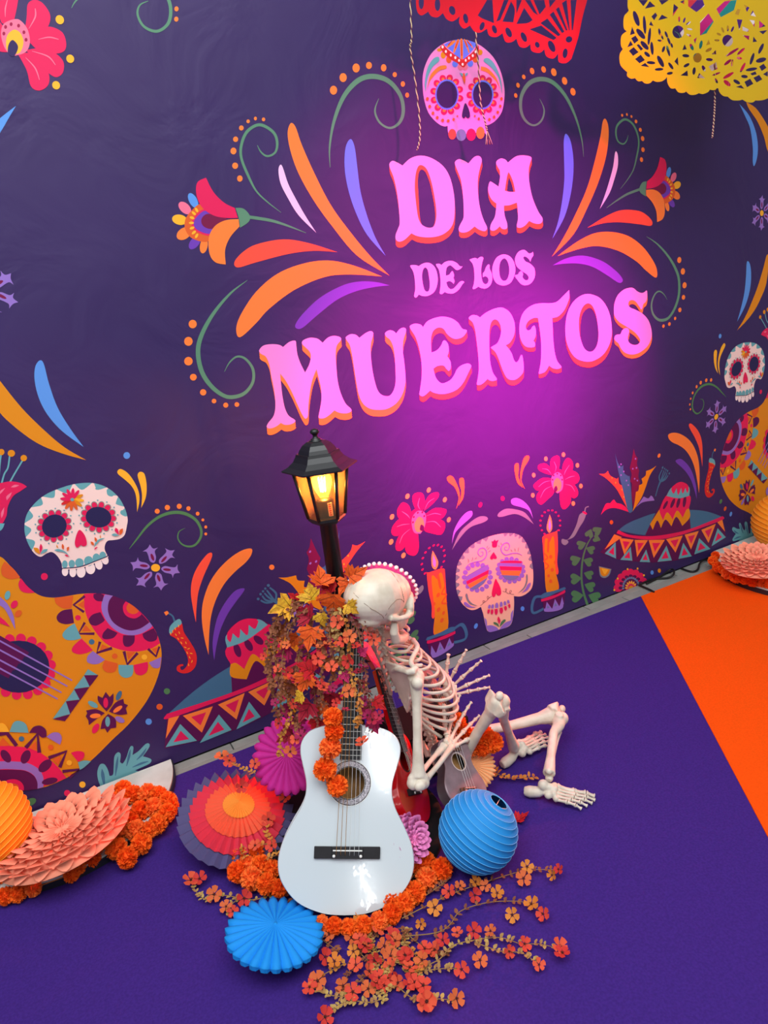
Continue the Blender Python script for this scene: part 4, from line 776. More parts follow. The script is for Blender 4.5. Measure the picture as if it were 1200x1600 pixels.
# ------------------------------------------------------------ the skeleton
bone = mat('bone_plastic', (226, 216, 198), 0.42, spec=0.45, rgb2=(204, 192, 172), nscale=22, bump=0.12, bscale=160)
suture = mat('suture_line', (150, 128, 110), 0.8)
sk = thing('skeleton', 'life-size bone white skeleton sitting on the carpet with a ukulele in its lap', 'skeleton', (-0.775, -0.70, 0.0))
SKO = Vector((-0.775, -0.70, 0.0))
def fuse(bm, voxel, it=2, cut=None):
    """melt overlapping solids into one skin; returns a bmesh"""
    bmesh.ops.recalc_face_normals(bm, faces=bm.faces[:])
    me = bpy.data.meshes.new('tmp'); bm.to_mesh(me); bm.free()
    o = bpy.data.objects.new('tmp', me); COL.objects.link(o)
    m = o.modifiers.new('r', 'REMESH'); m.mode = 'VOXEL'; m.voxel_size = voxel
    if it:
        s = o.modifiers.new('s', 'SMOOTH'); s.iterations = it; s.factor = 0.5
    c = None
    if cut:
        mc = bpy.data.meshes.new('tmpc'); bmesh.ops.recalc_face_normals(cut, faces=cut.faces[:]); cut.to_mesh(mc); cut.free()
        c = bpy.data.objects.new('tmpc', mc); COL.objects.link(c)
        b_ = o.modifiers.new('b', 'BOOLEAN'); b_.operation = 'DIFFERENCE'; b_.object = c; b_.solver = 'FAST'
    dg = bpy.context.evaluated_depsgraph_get(); dg.update()
    out = bmesh.new(); tm = o.evaluated_get(dg).to_mesh(); out.from_mesh(tm); o.evaluated_get(dg).to_mesh_clear()
    bpy.data.objects.remove(o); bpy.data.meshes.remove(me)
    if c: bpy.data.objects.remove(c)
    for f in out.faces: f.smooth = True
    return out
def part(name, bm, parent=None, m=bone):
    if parent is None:
        bmesh.ops.translate(bm, verts=bm.verts[:], vec=-SKO); parent = sk
    return obj(name, bm, m, parent)
def bonetube(bm, a_, b_, r, e0=1.7, e1=1.7, bow=None, seg=10):
    a_, b_ = Vector(a_), Vector(b_)
    P, Q = [], []
    for t, k in ((0, .75*e0), (.04, e0), (.12, .5*e0+.5), (.3, 1.0), (.5, .95), (.7, 1.0), (.88, .5*e1+.5), (.96, e1), (1, .75*e1)):
        p = a_.lerp(b_, t)
        if bow: p += Vector(bow)*math.sin(PI*t)
        P.append(p); Q.append(r*k)
    add_tube(bm, P, Q, seg)
def basis_m(x, z, o):
    x = Vector(x).normalized(); z = Vector(z); z = (z-x*z.dot(x)).normalized(); y = z.cross(x)
    return Matrix.Translation(o) @ Matrix((x, y, z)).transposed().to_4x4()
P0 = Vector((-0.775, -0.70, 0.13)); N0 = Vector((-0.902, -0.690, 0.605))
uu = (N0-P0).normalized(); ff = Vector((math.cos(R(-2)), math.sin(R(-2)), 0)); ff = (ff-uu*ff.dot(uu)).normalized(); rr = ff.cross(uu)
# skull
hd = R(14); pt = R(-10)
fx = Vector((math.cos(hd)*math.cos(pt), math.sin(hd)*math.cos(pt), math.sin(pt)))
SKM = basis_m(fx, (0.06, 0.06, 1), at_d(593, 939, 2.06)) @ Matrix.Scale(1.10, 4)
bm = bmesh.new()
add_ball(bm, (-.012, 0, .014), 1, 24, 16, SKM, (.094, .073, .074)); add_ball(bm, (.045, 0, .020), 1, 20, 12, SKM, (.045, .057, .050)); add_ball(bm, (-.045, 0, -.032), 1, 16, 10, SKM, (.045, .048, .032))
add_ball(bm, (.060, 0, -.054), 1, 16, 12, SKM, (.032, .036, .040)); add_ball(bm, (.03, 0, -.04), 1, 12, 10, SKM, (.04, .035, .03))
for s in (-1, 1):
    T = lambda p: SKM @ Vector((p[0], p[1]*s, p[2]))
    add_tube(bm, [T(p) for p in ((.088, .006, .002), (.082, .030, .007), (.066, .051, .000), (.060, .056, -.018), (.062, .050, -.036), (.078, .030, -.043))], [.011, .011, .010, .011, .013, .012], 10)
    add_tube(bm, [T(p) for p in ((.062, .052, -.034), (.035, .066, -.036), (.005, .068, -.034), (-.02, .062, -.028))], [.012, .009, .008, .010], 8)
    add_tube(bm, [T((.085, .012, -.005)), T((.086, .012, -.035))], .006, 8)
add_tube(bm, [SKM @ Vector(p) for p in ((.084, 0, .002), (.092, 0, -.012), (.098, 0, -.024))], [.010, .008, .006], 8)
for k in range(-5, 6):
    a_ = R(k*13); add_ball(bm, SKM @ Vector((.062+.030*math.cos(a_), .030*math.sin(a_)*1.1, -.091)), .0052, 8, 6, sc=(1, 1, 1.5))
cut = bmesh.new()
for s in (-1, 1): add_ball(cut, (.080, .031*s, -.017), 1, 18, 12, SKM, (.030, .0195, .0185))
add_ball(cut, (.095, .006, -.046), 1, 10, 8, SKM, (.014, .007, .014)); add_ball(cut, (.095, -.006, -.046), 1, 10, 8, SKM, (.014, .007, .014))
skull = part('skull', fuse(bm, .0034, 3, cut))
bm = bmesh.new()
for s in (-1, 1):
    T = lambda p: SKM @ Vector((p[0], p[1]*s, p[2]))
    add_tube(bm, [T(p) for p in ((.004, .054, -.045), (.004, .052, -.075), (.016, .045, -.098), (.048, .032, -.110), (.076, .014, -.116), (.082, 0, -.117))], [.010, .014, .016, .015, .014, .014], 10)
for k in range(-4, 5):
    a_ = R(k*14); add_ball(bm, SKM @ Vector((.058+.028*math.cos(a_), .030*math.sin(a_), -.108)), .0048, 8, 6, sc=(1, 1, 1.5))
part('jaw', fuse(bm, .0034, 2))
from mathutils.bvhtree import BVHTree
bmk = bmesh.new(); bmk.from_mesh(skull.data); tree = BVHTree.FromBMesh(bmk); bmk.free()
def on_skull(p):
    c = SKM @ Vector((-.012, 0, .012)) - SKO; d = (SKM @ Vector(p) - SKO - c).normalized()
    h = tree.ray_cast(c, d)
    return (h[0]+SKO) if h[0] else None
bm = bmesh.new()
for path in ([(.03, .06, .1), (.025, .02, .1), (.03, -.02, .1), (.03, -.06, .09), (.036, -.09, .05), (.044, -.1, .02), (.05, -.1, .0)], [(.045, -.1, .004), (.02, -.1, .022), (-.01, -.1, .02), (-.035, -.1, .0), (-.045, -.09, -.03)], [(-.1, .02, .06), (-.1, -.02, .04), (-.09, -.06, .01), (-.07, -.09, -.02), (-.05, -.09, -.045)]):
    pts = [on_skull(p) for p in path]; pts = [p for p in pts if p]
    if len(pts) > 2:
        c = crom(pts, 6); c = [p+Vector((random.uniform(-1, 1), random.uniform(-1, 1), random.uniform(-1, 1)))*0.0008 for p in c]
        add_tube(bm, c, 0.0009, 5)
bmesh.ops.translate(bm, verts=bm.verts[:], vec=-SKO); obj('suture', bm, suture, skull)
# spine
bm = bmesh.new()
spn = crom([P0, P0+uu*.10+ff*.012, P0+uu*.22-ff*.002, P0+uu*.36-ff*.022, N0-ff*.008, N0+uu*.055+ff*.012, SKM @ Vector((-.02, 0, -.055))], 5)
for i in range(len(spn)-1):
    a_, b_ = spn[i], spn[i+1]; r = .017 if i < 10 else (.013 if i < 20 else .010)
    add_tube(bm, [a_.lerp(b_, .08), a_.lerp(b_, .2), a_.lerp(b_, .5), a_.lerp(b_, .8), a_.lerp(b_, .92)], [r*.9, r, r*.82, r, r*.9], 10)
    t = (b_-a_).normalized(); m_ = a_.lerp(b_, .5)
    add_tube(bm, [m_, m_-ff*.016-t*.006, m_-ff*.022-t*.010], [.007, .006, .004], 6)
    add_tube(bm, [m_-ff*.008-rr*.026, m_-ff*.008, m_-ff*.008+rr*.026], [.003, .005, .003], 6)
part('spine', bm)
# ribs, sternum
Wd = [.055, .084, .100, .111, .118, .122, .124, .122, .116, .106, .092, .075]; TH = 1.28
TH = 1.28
Dp = [.062, .086, .102, .116, .126, .132, .136, .136, .130, .112, .08, .05]
def spine_at(h): return P0+uu*h-ff*.012
HN = (N0-P0).length
st0 = spine_at(HN-.055)+ff*.085; st1 = spine_at(HN-.235)+ff*.150
for s in (-1, 1):
    for i in range(12):
        h = HN-.012-i*.0262; c0 = spine_at(h); pts = []
        end = 8 if i < 10 else 75
        for k in range(13):
            th = R(180-(180-end)*k/12)
            lat = Wd[i]*math.sin(th)**0.8 if math.sin(th) > 0 else 0
            fw = Dp[i]*0.5*(1+math.cos(th)); drop = (.035+.006*i)*(1+math.cos(th))/2
            pts.append(c0+ff*fw+rr*(s*(lat+.008))-uu*drop)
        if i < 7:
            e = st0.lerp(st1, i/6.0); pts[-1] = e+rr*(s*.012); pts[-2] = pts[-2].lerp(e+rr*(s*.03), .5)
        elif i < 10:
            pts[-1] = st1+rr*(s*(.02+.012*(i-7)))-uu*(.004+.008*(i-7))
        bm = bmesh.new(); add_tube(bm, crom(pts, 2), [.0042]*(24+1), 8, flat=1.35, up=uu); part('rib', bm)
bm = bmesh.new(); add_tube(bm, [st0+uu*.012, st0, st0.lerp(st1, .2), st0.lerp(st1, .5), st0.lerp(st1, .8), st1, st1-uu*.02], [.016, .02, .013, .014, .014, .010, .004], 10, flat=.4, up=ff); part('sternum', bm)
# joints traced to where the photograph puts them
S1 = Vector((-0.893, -0.850, 0.548)); E1 = Vector((-0.962, -0.925, 0.266)); W1 = Vector((-0.795, -0.822, 0.255))
S2 = N0+Vector((0.03, 0.16, -0.05)); E2 = at_d(652, 1098, 2.42); W2 = at_d(694, 1086, 2.36)
for S_, sg in ((S1, 1), (S2, -1)):
    A_ = N0+rr*(sg*.030)-uu*.045-ff*.034; I_ = N0+rr*(sg*.060)-uu*.225-ff*.040; G = S_+(N0-S_)*.16-uu*.012; AC = S_+uu*.030-ff*.004
    bm = bmesh.new(); nrm = (I_-A_).cross(G-A_).normalized()*.0035
    tv = [A_, A_.lerp(I_, .5)-rr*(sg*.008), I_, I_.lerp(G, .35), I_.lerp(G, .75)-uu*.012, G, A_.lerp(G, .55)+uu*.012]
    lo = [bm.verts.new(p-nrm) for p in tv]; hi = [bm.verts.new(p+nrm) for p in tv]; n = len(tv)
    bm.faces.new(lo); bm.faces.new(list(reversed(hi)))
    for k in range(n): bm.faces.new((lo[k], hi[k], hi[(k+1) % n], lo[(k+1) % n]))
    add_tube(bm, [A_.lerp(I_, .22), A_.lerp(G, .5)-ff*.010, AC-ff*.012, AC+rr*(sg*.008), AC+ff*.016], [.004, .007, .009, .011, .008], 8)
    add_tube(bm, [A_, A_.lerp(I_, .5)-rr*(sg*.008), I_, I_.lerp(G, .4)], [.005, .005, .008, .007], 8)
    add_ball(bm, G, .017, 10, 8); add_tube(bm, [G, G+ff*.02+uu*.018, G+ff*.038+uu*.008], [.009, .008, .006], 8)
    part('scapula', fuse(bm, .0034, 2))
    bm = bmesh.new(); q = st0+uu*.012+rr*(sg*.02)
    add_tube(bm, crom([q, q.lerp(AC, .35)+ff*.018, q.lerp(AC, .7)-ff*.004, AC+ff*.01], 4), [.010]+[.0075]*11+[.010], 8); part('clavicle', bm)
def limb_humerus(S_, E_, out):
    bm = bmesh.new(); d = (E_-S_).normalized(); o = out-d*out.dot(d); o.normalize(); q = d.cross(o)
    add_ball(bm, S_-o*.012, .026, 14, 10); add_ball(bm, S_+o*.018+d*.012, .019, 10, 8)
    add_tube(bm, [S_+d*.005, S_+d*.03, S_.lerp(E_, .25), S_.lerp(E_, .55), S_.lerp(E_, .82), E_-d*.02], [.022, .020, .0145, .0135, .017, .023], 12)
    add_tube(bm, [E_-d*.022-q*.026, E_-d*.012-q*.014, E_-d*.012+q*.014, E_-d*.022+q*.026], [.010, .017, .017, .010], 10)
    add_ball(bm, E_+q*.015, .020, 10, 8); add_ball(bm, E_-q*.014, .019, 10, 8)
    part('humerus', fuse(bm, .0034, 3))
def forearm(E_, W_, out):
    d = (W_-E_).normalized(); o = out-d*out.dot(d); o.normalize()
    bm = bmesh.new(); bonetube(bm, E_-d*.02+o*.012, W_+o*.013, .0085, 2.0, 1.4, o*.006); add_ball(bm, E_-d*.016+o*.010, .014, 10, 8); part('ulna', fuse(bm, .003, 2))
    bm = bmesh.new(); bonetube(bm, E_+d*.012-o*.013, W_-o*.012, .0082, 1.6, 2.2, -o*.008); part('radius', fuse(bm, .003, 2))
vd = (S1-CAM).normalized()
limb_humerus(S1, E1, -vd+rr*.5); forearm(E1, W1, Vector((0.2, -1, 0.3)))
limb_humerus(S2, E2, -vd-rr*.5); forearm(E2, W2, Vector((0.2, -1, 0.5)))
def chain(bm, pts, r, seg=7):
    for i in range(len(pts)-1):
        a_, b_ = Vector(pts[i]), Vector(pts[i+1]); k = r*(1-.10*i)
        add_tube(bm, [a_.lerp(b_, t) for t in (.02, .08, .22, .5, .8, .92, .98)], [k*1.1, k*1.35, k*.9, k*.72, k*.85, k*1.3, k*1.05], seg)
def hand(M, flip, tips, r=.0048):
    """M: x to the fingertips, y across, z off the back of the hand; tips = per finger (base y, spread, length)"""
    bm = bmesh.new()
    for x, y, q in ((.006, -.014, .010), (.004, .0, .011), (.006, .013, .010), (.022, -.018, .009), (.022, -.005, .010), (.023, .008, .010), (.022, .019, .008)): add_ball(bm, M @ Vector((x, y*flip, 0)), q, 10, 8)
    h = part('hand', fuse(bm, .0028, 1))
    for j, (by, an, L, curl) in enumerate(tips):
        bm = bmesh.new(); p = Vector((.024, by*flip, 0)); a_ = R(an)*flip; seg = [.42, .25, .17, .13] if j else [.36, .32, .26]
        pts = [M @ p]; c = 0
        for s_ in seg:
            c += curl; p = p+Vector((math.cos(a_)*math.cos(R(c)), math.sin(a_)*math.cos(R(c)), -math.sin(R(c))))*(L*s_); pts.append(M @ p)
        chain(bm, pts, r*(1.15 if j == 0 else 1)); bmesh.ops.translate(bm, verts=bm.verts[:], vec=-SKO); obj('finger', bm, bone, h)
def ray_dist(px, py, P_, L, far):
    d = ray(px, py).normalized(); v = CAM-P_; b_ = d.dot(v); q = b_*b_-(v.dot(v)-L*L)
    return CAM+d*(-b_+(math.sqrt(max(0, q)) if far else -math.sqrt(max(0, q))))
T1 = at_d(717, 1137, (W1-CAM).dot(AF)+.075)
yv = (at_d(726, 1160, 2.1)-at_d(700, 1130, 2.1)).normalized()
hand(basis_m(T1-W1, (T1-W1).cross(yv), W1), 1, ((-.022, -44, .105, 4), (-.018, -18, .160, 5), (-.005, -5, .172, 5), (.008, 8, .162, 5), (.020, 22, .135, 5)), .0068)
T2 = at_d(745, 1042, 2.33)
yv2 = (at_d(752, 1075, 2.33)-at_d(720, 1030, 2.33))
hand(basis_m(T2-W2, (T2-W2).cross(yv2), W2), 1, ((-.022, -40, .120, 2), (-.016, -20, .158, 3), (-.004, -2, .160, 3), (.009, 14, .150, 3), (.020, 26, .130, 3)), .0062)
# pelvis and legs
H1 = at_d(708, 1200, 2.34); H2 = Vector((-0.690, -0.625, 0.105))
bm = bmesh.new()
add_tube(bm, [P0+uu*.02, P0-uu*.05+ff*(-.01), P0-uu*.09+ff*.012], [.028, .024, .010], 12, flat=.6, up=ff)
for H_ in (H1, H2):
    s = 1 if H_ is H1 else -1
    add_tube(bm, [P0-ff*.02+rr*(s*.02), P0-ff*.01+rr*(s*.06)+uu*.035, P0+ff*.03+rr*(s*.09)+uu*.03, P0+ff*.055+rr*(s*.08)], [.012, .010, .010, .014], 8)
    add_tube(bm, [P0-ff*.01+rr*(s*.03)-uu*.01, P0+ff*.02+rr*(s*.07)+uu*.01, H_], [.014, .022, .026], 10, flat=.5)
    add_tube(bm, [H_, P0+ff*.07+rr*(s*.02)-uu*.035], [.016, .010], 8); add_tube(bm, [H_, P0+rr*(s*.055)-uu*.095], [.014, .014], 8)
part('pelvis', fuse(bm, .004, 2))
def leg(H_, K_, A_, out):
    d = (K_-H_).normalized(); t = (A_-K_).normalized(); q = d.cross(t).normalized()
    bm = bmesh.new(); add_ball(bm, H_, .025, 12, 10); o = out-d*out.dot(d); o.normalize(); n0 = H_+d*.03+o*.03
    add_tube(bm, [H_, n0], [.013, .016], 10); add_ball(bm, n0, .020, 10, 8)
    add_tube(bm, [n0, H_.lerp(K_, .3)+o*.008, H_.lerp(K_, .6), H_.lerp(K_, .85), K_-d*.02], [.020, .0175, .0170, .021, .031], 12)
    for s in (-1, 1): add_tube(bm, [K_-d*.020+q*(s*.022), K_+q*(s*.024)-t*.004, K_-d*.006+q*(s*.022)+t*.012], [.022, .0255, .019], 10)
    add_ball(bm, K_-d*.010, .030, 14, 10); add_ball(bm, K_-d*.004-t*.012, .022, 12, 8)
    part('femur', fuse(bm, .0036, 3))
    bm = bmesh.new(); kt = K_+t*.034+d*.016; add_ball(bm, kt+d*.010-t*.004, .024, 12, 8)
    add_tube(bm, [kt-q*.030, kt, kt+q*.030], [.016, .023, .016], 10, flat=.8)
    add_tube(bm, [kt, kt+t*.03, K_.lerp(A_, .35), K_.lerp(A_, .7), A_-t*.02, A_], [.026, .0205, .0155, .0145, .019, .021], 12); add_ball(bm, A_-q*.012, .012, 8, 6)
    part('tibia', fuse(bm, .0036, 3))
    bm = bmesh.new(); b0 = kt+t*.016+q*.030; bonetube(bm, b0, A_+q*.020+t*.010, .0072, 1.9, 1.9); part('fibula', fuse(bm, .003, 2))
    bm = bmesh.new(); pk = K_+(d*1.2-t).normalized()*.036; add_ball(bm, pk, 1, 12, 8, None, (.014, .013, .015)); part('kneecap', fuse(bm, .0035, 1))
A1 = Vector((-0.497, -0.744, 0.072)); A2 = Vector((-0.497, -0.926, 0.078)); K1 = Vector((-0.640, -0.876, 0.374)); K2 = at_z(868, 1116, 0.115)
leg(H1, K1, A1, Vector((0.3, -1, 0.2))); leg(H2, K2, A2, Vector((0.3, 1, 0.4)))
def foot(heel, toe, sg, lift=.0):
    x = toe-heel; L = x.length; M = basis_m(x, (0, 0, 1), heel)
    bm = bmesh.new(); k = L/.25
    V = lambda a_, b_, c_: M @ Vector((a_*k, b_*sg*k, c_*k))
    add_tube(bm, [V(-.006, 0, .004), V(.012, 0, .006), V(.045, 0, .012), V(.065, .004, .022)], [.014, .019, .017, .014], 12)
    add_ball(bm, V(.060, .006, .040), .020*k, 12, 8); add_ball(bm, V(.082, .006, .034), .016*k, 10, 8)
    for a_, b_, c_, r in ((.098, .020, .032, .014), (.100, .004, .034, .013), (.098, -.012, .026, .013), (.080, -.016, .018, .014), (.108, -.024, .016, .012)): add_ball(bm, V(a_, b_, c_), r*k, 10, 8)
    f_ = part('foot', fuse(bm, .0032, 1))
    for j, (b0, b1, L0, L1, L2) in enumerate(((.022, .036, .166, .205, .235), (.010, .018, .172, .208, .238), (-.002, .001, .168, .202, .230), (-.014, -.016, .160, .190, .214), (-.026, -.034, .148, .176, .196))):
        bm = bmesh.new(); chain(bm, [V(.104, b0, .030-.004*j), V(L0, b1*.85, .014), V(L1, b1, .012), V(L2, b1*1.05, .002)], .0072*k*(1.4 if j == 0 else 1)); bmesh.ops.translate(bm, verts=bm.verts[:], vec=-SKO); obj('toe', bm, bone, f_)
foot(at_z(786, 1196, 0.020), at_z(862, 1150, 0.012), 1)
foot(at_z(822, 1238, 0.022), at_z(935, 1258, 0.012), 1)
# little sombrero on the far side of the skull
pinkf = mat('pink_felt', (226, 60, 140), 0.8); pom = mat('pompom_white', (246, 236, 238), 0.9)
HM = basis_m(fx, (0, 0, 1), SKM @ Vector((.018, 0, .030)))
up_ = (fx*0.86+Vector((0, 0, 1))*0.46+AX*.12).normalized()
up_ = (ray(596, 926).normalized()*.72+fx*.5+Vector((0, 0, .18))).normalized()
HM = basis_m(Vector((0, 0, 1))-up_*0.4, up_, at_d(601, 923, 2.125)) @ Matrix.Scale(.94, 4)
h_ = thing('hat', 'small pink sombrero edged with white pompoms on the front of the skull', 'hat'); h_.matrix_world = HM
bm = bmesh.new(); add_lathe(bm, [(.045, .012), (.07, .008), (.092, .012), (.098, .018), (.098, .021), (.09, .016), (.05, .017), (.046, .05), (.036, .082), (.018, .098), (.0005, .10)], 40, cap=False); obj('felt', bm, pinkf, h_)
for k in range(34):
    a_ = 2*PI*k/34; bm = bmesh.new(); add_ball(bm, (.100*math.cos(a_), .100*math.sin(a_), .019), .0068, 8, 6); obj('pompom', bm, pom, h_)

# ------------------------------------------------------------ paper fans, lanterns, marigolds
def pleat_layer(bm, R_, n, amp, cone, zoff, r0=0.0, teeth=0.05, mi=0, lean=0.0):
    """pleated paper disc: apex at the centre, zig-zag folds"""
    c = bm.verts.new((0, 0, cone+zoff)); prev = None; N = 2*n; mid, out = [], []
    for k in range(N):
        a_ = 2*PI*k/N; up = (k % 2 == 0); q = amp*(0.5 if up else -0.5)
        for lst, f, rr_ in ((mid, .5, R_*.5), (out, 1.0, R_*(1-(0 if up else teeth)))):
            lst.append(bm.verts.new((rr_*math.cos(a_), rr_*math.sin(a_), cone*(1-f)+q*f+zoff)))
    for k in range(N):
        j = (k+1) % N
        bm.faces.new((c, mid[k], mid[j])).material_index = mi; bm.faces.new((mid[k], out[k], out[j], mid[j])).material_index = mi
def facing(n, roll=0, o=(0, 0, 0)):
    n = Vector(n).normalized(); x = AX-n*AX.dot(n); x.normalize(); y = n.cross(x)
    return Matrix.Translation(o) @ Matrix((x, y, n)).transposed().to_4x4() @ Matrix.Rotation(roll, 4, 'Z')
def cam_n(right, up, toward, px=(600, 800)):
    """a direction given against the sight line through that spot"""
    f = ray(*px).normalized(); x = (AX-f*AX.dot(f)).normalized(); return x*right+x.cross(f)*up-f*toward
def paper(n, c, k2=None): return mat(n, c, 0.75, spec=0.25, bump=0.15, bscale=90)
# layered fan
f1 = thing('paper_fan', 'layered pleated paper fan in navy, red and orange beside the white guitar', 'paper fan'); f1.matrix_world = facing(cam_n(0.05, .62, .77, (370, 1277)), 0, at_d(370, 1277, 2.24))
for R_, c, z, nm, tl in ((.186, (92, 84, 128), 0, 'navy', .02), (.150, (216, 52, 74), .006, 'red', .02), (.103, (232, 92, 62), .010, 'coral', .02), (.050, (238, 146, 54), .014, 'orange', .02)):
    bm = bmesh.new(); pleat_layer(bm, R_, 32, .020*R_/.186, .060*R_/.186, z+.060*(1-R_/.186), teeth=.045); obj('pleated_disc', bm, paper('paper_'+nm, c), f1)
def folded_fan(name, label, R_, n, M, m, amp, cone, lobes=True):
    """tissue fan: paired leaves pinched at the centre, pointed at the rim"""
    t = thing(name, label, 'paper fan'); t.matrix_world = M
    for k in range(n):
        a_ = 2*PI*k/n; w = PI/n*1.02; bm = bmesh.new()
        rows = []
        for i in range(7):
            f = i/6; r = R_*(0.02+.98*f); zc = cone*(1-f)
            lift = amp*math.sin(min(1, f*1.15)*PI*.5)
            rim = -R_*.10 if i == 6 else 0
            rows.append([bm.verts.new(((r+(rim if j in (0, 4) else (rim*.35 if j in (1, 3) else 0)))*math.cos(a_+w*u), (r+(rim if j in (0, 4) else (rim*.35 if j in (1, 3) else 0)))*math.sin(a_+w*u), zc+lift*(1-u*u)*(1 if i else .2))) for j, u in enumerate((-1, -.55, 0, .55, 1))])
        for i in range(6):
            for j in range(4):
                f_ = bm.faces.new((rows[i][j], rows[i][j+1], rows[i+1][j+1], rows[i+1][j])); f_.smooth = True
        low = [bm.verts.new((v.co.x*.985, v.co.y*.985, v.co.z-amp*1.3*(1 if j in (1, 2, 3) else .4))) for j, v in enumerate(rows[6])]
        for j in range(4): bm.faces.new((rows[6][j], rows[6][j+1], low[j+1], low[j]))
        obj('fold', bm, m, t)
    bm = bmesh.new(); add_lathe(bm, [(R_*.045, cone-.006), (R_*.04, cone+.001), (.0005, cone+.002)], 14); obj('centre', bm, m, t)
    return t
folded_fan('paper_fan', 'bright blue tissue fan lying below the white guitar', .128, 26, facing(cam_n(.02, .76, .64, (429, 1459)), R(4), at_d(429, 1459, 1.83)), paper('paper_blue', (24, 142, 226)), .010, .030)
folded_fan('paper_fan', 'magenta tissue fan half hidden at the left of the white guitar neck', .122, 24, facing(cam_n(-.35, .10, .93, (452, 1180)), 0, at_d(452, 1180, 2.24)), paper('paper_magenta', (206, 44, 150)), .010, .020)
folded_fan('paper_fan', 'small pale peach tissue fan beside the ukulele', .080, 34, facing(cam_n(.20, .10, .95, (737, 1197)), 0, at_d(737, 1197, 2.31)), paper('paper_peach', (250, 178, 122)), .0055, .012)
# honeycomb discs
def honeycomb(name, label, R_, n, M, m, amp, rows=7, dome=.02, r0=.10, group=None):
    """honeycomb tissue: rows of rounded paper pockets, each row half a step round from the last"""
    t = thing(name, label, 'paper fan', group=group); t.matrix_world = M
    bm = bmesh.new(); K = 6
    for i in range(rows):
        f0 = r0+(1-r0)*i/rows; f1 = r0+(1-r0)*(i+1.25)/rows
        for k in range(n):
            a_ = 2*PI*(k+.5*(i % 2))/n; w = PI/n*.98; R0, R1 = R_*f0, R_*min(1.0, f1); zb = dome*(1-f0*f0)
            # a pocket: an arched leaf, its mouth open to the rim
            top, low, rt = [], [], []
            for j in range(K+1):
                u = -1+2*j/K; arch = amp*(.35+.65*f0)*(1-abs(u)**1.6)
                rt.append(bm.verts.new((R0*math.cos(a_+w*u*.35), R0*math.sin(a_+w*u*.35), zb+arch*.25)))
                rim = R1*(1-.17*abs(u)**1.5)
                top.append(bm.verts.new((rim*math.cos(a_+w*u), rim*math.sin(a_+w*u), zb+arch)))
                low.append(bm.verts.new((rim*.97*math.cos(a_+w*u*.92), rim*.97*math.sin(a_+w*u*.92), zb-arch*.55)))
            for j in range(K):
                bm.faces.new((rt[j], top[j], top[j+1], rt[j+1])).smooth = True
                bm.faces.new((rt[j+1], low[j+1], low[j], rt[j])).smooth = True
    bmesh.ops.recalc_face_normals(bm, faces=bm.faces[:])
    obj('honeycomb_tissue', bm, m, t)
    bm = bmesh.new(); N = 2*n; c = bm.verts.new((0, 0, dome*1.15)); ring = [bm.verts.new((R_*r0*1.9*math.cos(2*PI*k/N), R_*r0*1.9*math.sin(2*PI*k/N), dome*.95+(.003 if k % 2 else -.003))) for k in range(N)]
    for k in range(N): bm.faces.new((c, ring[k], ring[(k+1) % N]))
    obj('pleated_centre', bm, m, t)
    bm = bmesh.new(); add_lathe(bm, [(R_*.9, -.016), (R_*.93, -.012), (R_*.5, -.004), (.0005, -.002)], 40); obj('backing', bm, m, t)
    return t
coral = paper('tissue_coral', (255, 154, 124))
honeycomb('paper_fan', 'large coral honeycomb fan leaning in front of the backdrop at the far left', .214, 17, facing(cam_n(-.45, .78, .44, (100, 1304)), 0, at_d(100, 1304, 2.22)), coral, .024, rows=5)
honeycomb('paper_fan', 'coral honeycomb fan lying on the pale disc at the far right', .168, 17, facing(cam_n(.05, .88, .46, (1182, 876)), 0, at_d(1182, 876, 3.45)), coral, .019, rows=5)
honeycomb('paper_fan', 'small pink honeycomb fan peeping out right of the white guitar', .070, 11, facing(cam_n(.62, .10, .78, (636, 1311)), 0, at_d(636, 1311, 2.02)), paper('paper_pink', (232, 130, 190)), .016, rows=5, dome=.035)
# lanterns
def lantern(label, c, R_, ax, m, wire, nring=16, group=None):
    t = thing('paper_lantern', label, 'paper lantern', group=group)
    z = Vector(ax).normalized(); x = z.orthogonal().normalized(); t.matrix_world = Matrix.Translation(c) @ Matrix((x, z.cross(x), z)).transposed().to_4x4()
    bm = bmesh.new(); prof = []; a0 = math.asin(.24); NP = nring*4
    for i in range(NP+1):
        th = a0+(PI-2*a0)*i/NP; b_ = R_*(1-.022*abs(math.sin(PI*i/4))); prof.append((b_*math.sin(th), b_*math.cos(th)))
    add_lathe(bm, prof, 48, cap=False); add_lathe(bm, [(r*.985, z_) for r, z_ in reversed(prof)], 48, cap=False)
    obj('shade', bm, m, t)
    for i in range(nring+1):
        th = a0+(PI-2*a0)*i/nring; bm = bmesh.new(); add_tube(bm, [(R_*1.002*math.sin(th)*math.cos(q), R_*1.002*math.sin(th)*math.sin(q), R_*1.002*math.cos(th)) for q in [2*PI*j/40 for j in range(40)]], .0011, 5, closed=True); obj('wire_ring', bm, wire, t)
    bm = bmesh.new(); zt = R_*math.cos(a0)-.002
    for q in (0, PI/2): add_tube(bm, [(-.24*R_*math.cos(q), -.24*R_*math.sin(q), zt), (0, 0, zt-.02), (.24*R_*math.cos(q), .24*R_*math.sin(q), zt)], .0014, 5)
    obj('wire_frame', bm, mat('lantern_wire', (190, 190, 190), .4, metal=.6), t)
    return t
lantern('round bright blue ribbed paper lantern resting on the purple carpet', at_d(747, 1299, 2.02), .1115, cam_n(.57, .69, .43, (747, 1299)), mat('lantern_blue', (28, 140, 214), .7, subs=.15), mat('wire_blue', (90, 180, 235), .7))
lor = mat('lantern_orange', (250, 148, 20), .7, subs=.15); wor = mat('wire_orange', (255, 190, 70), .7)
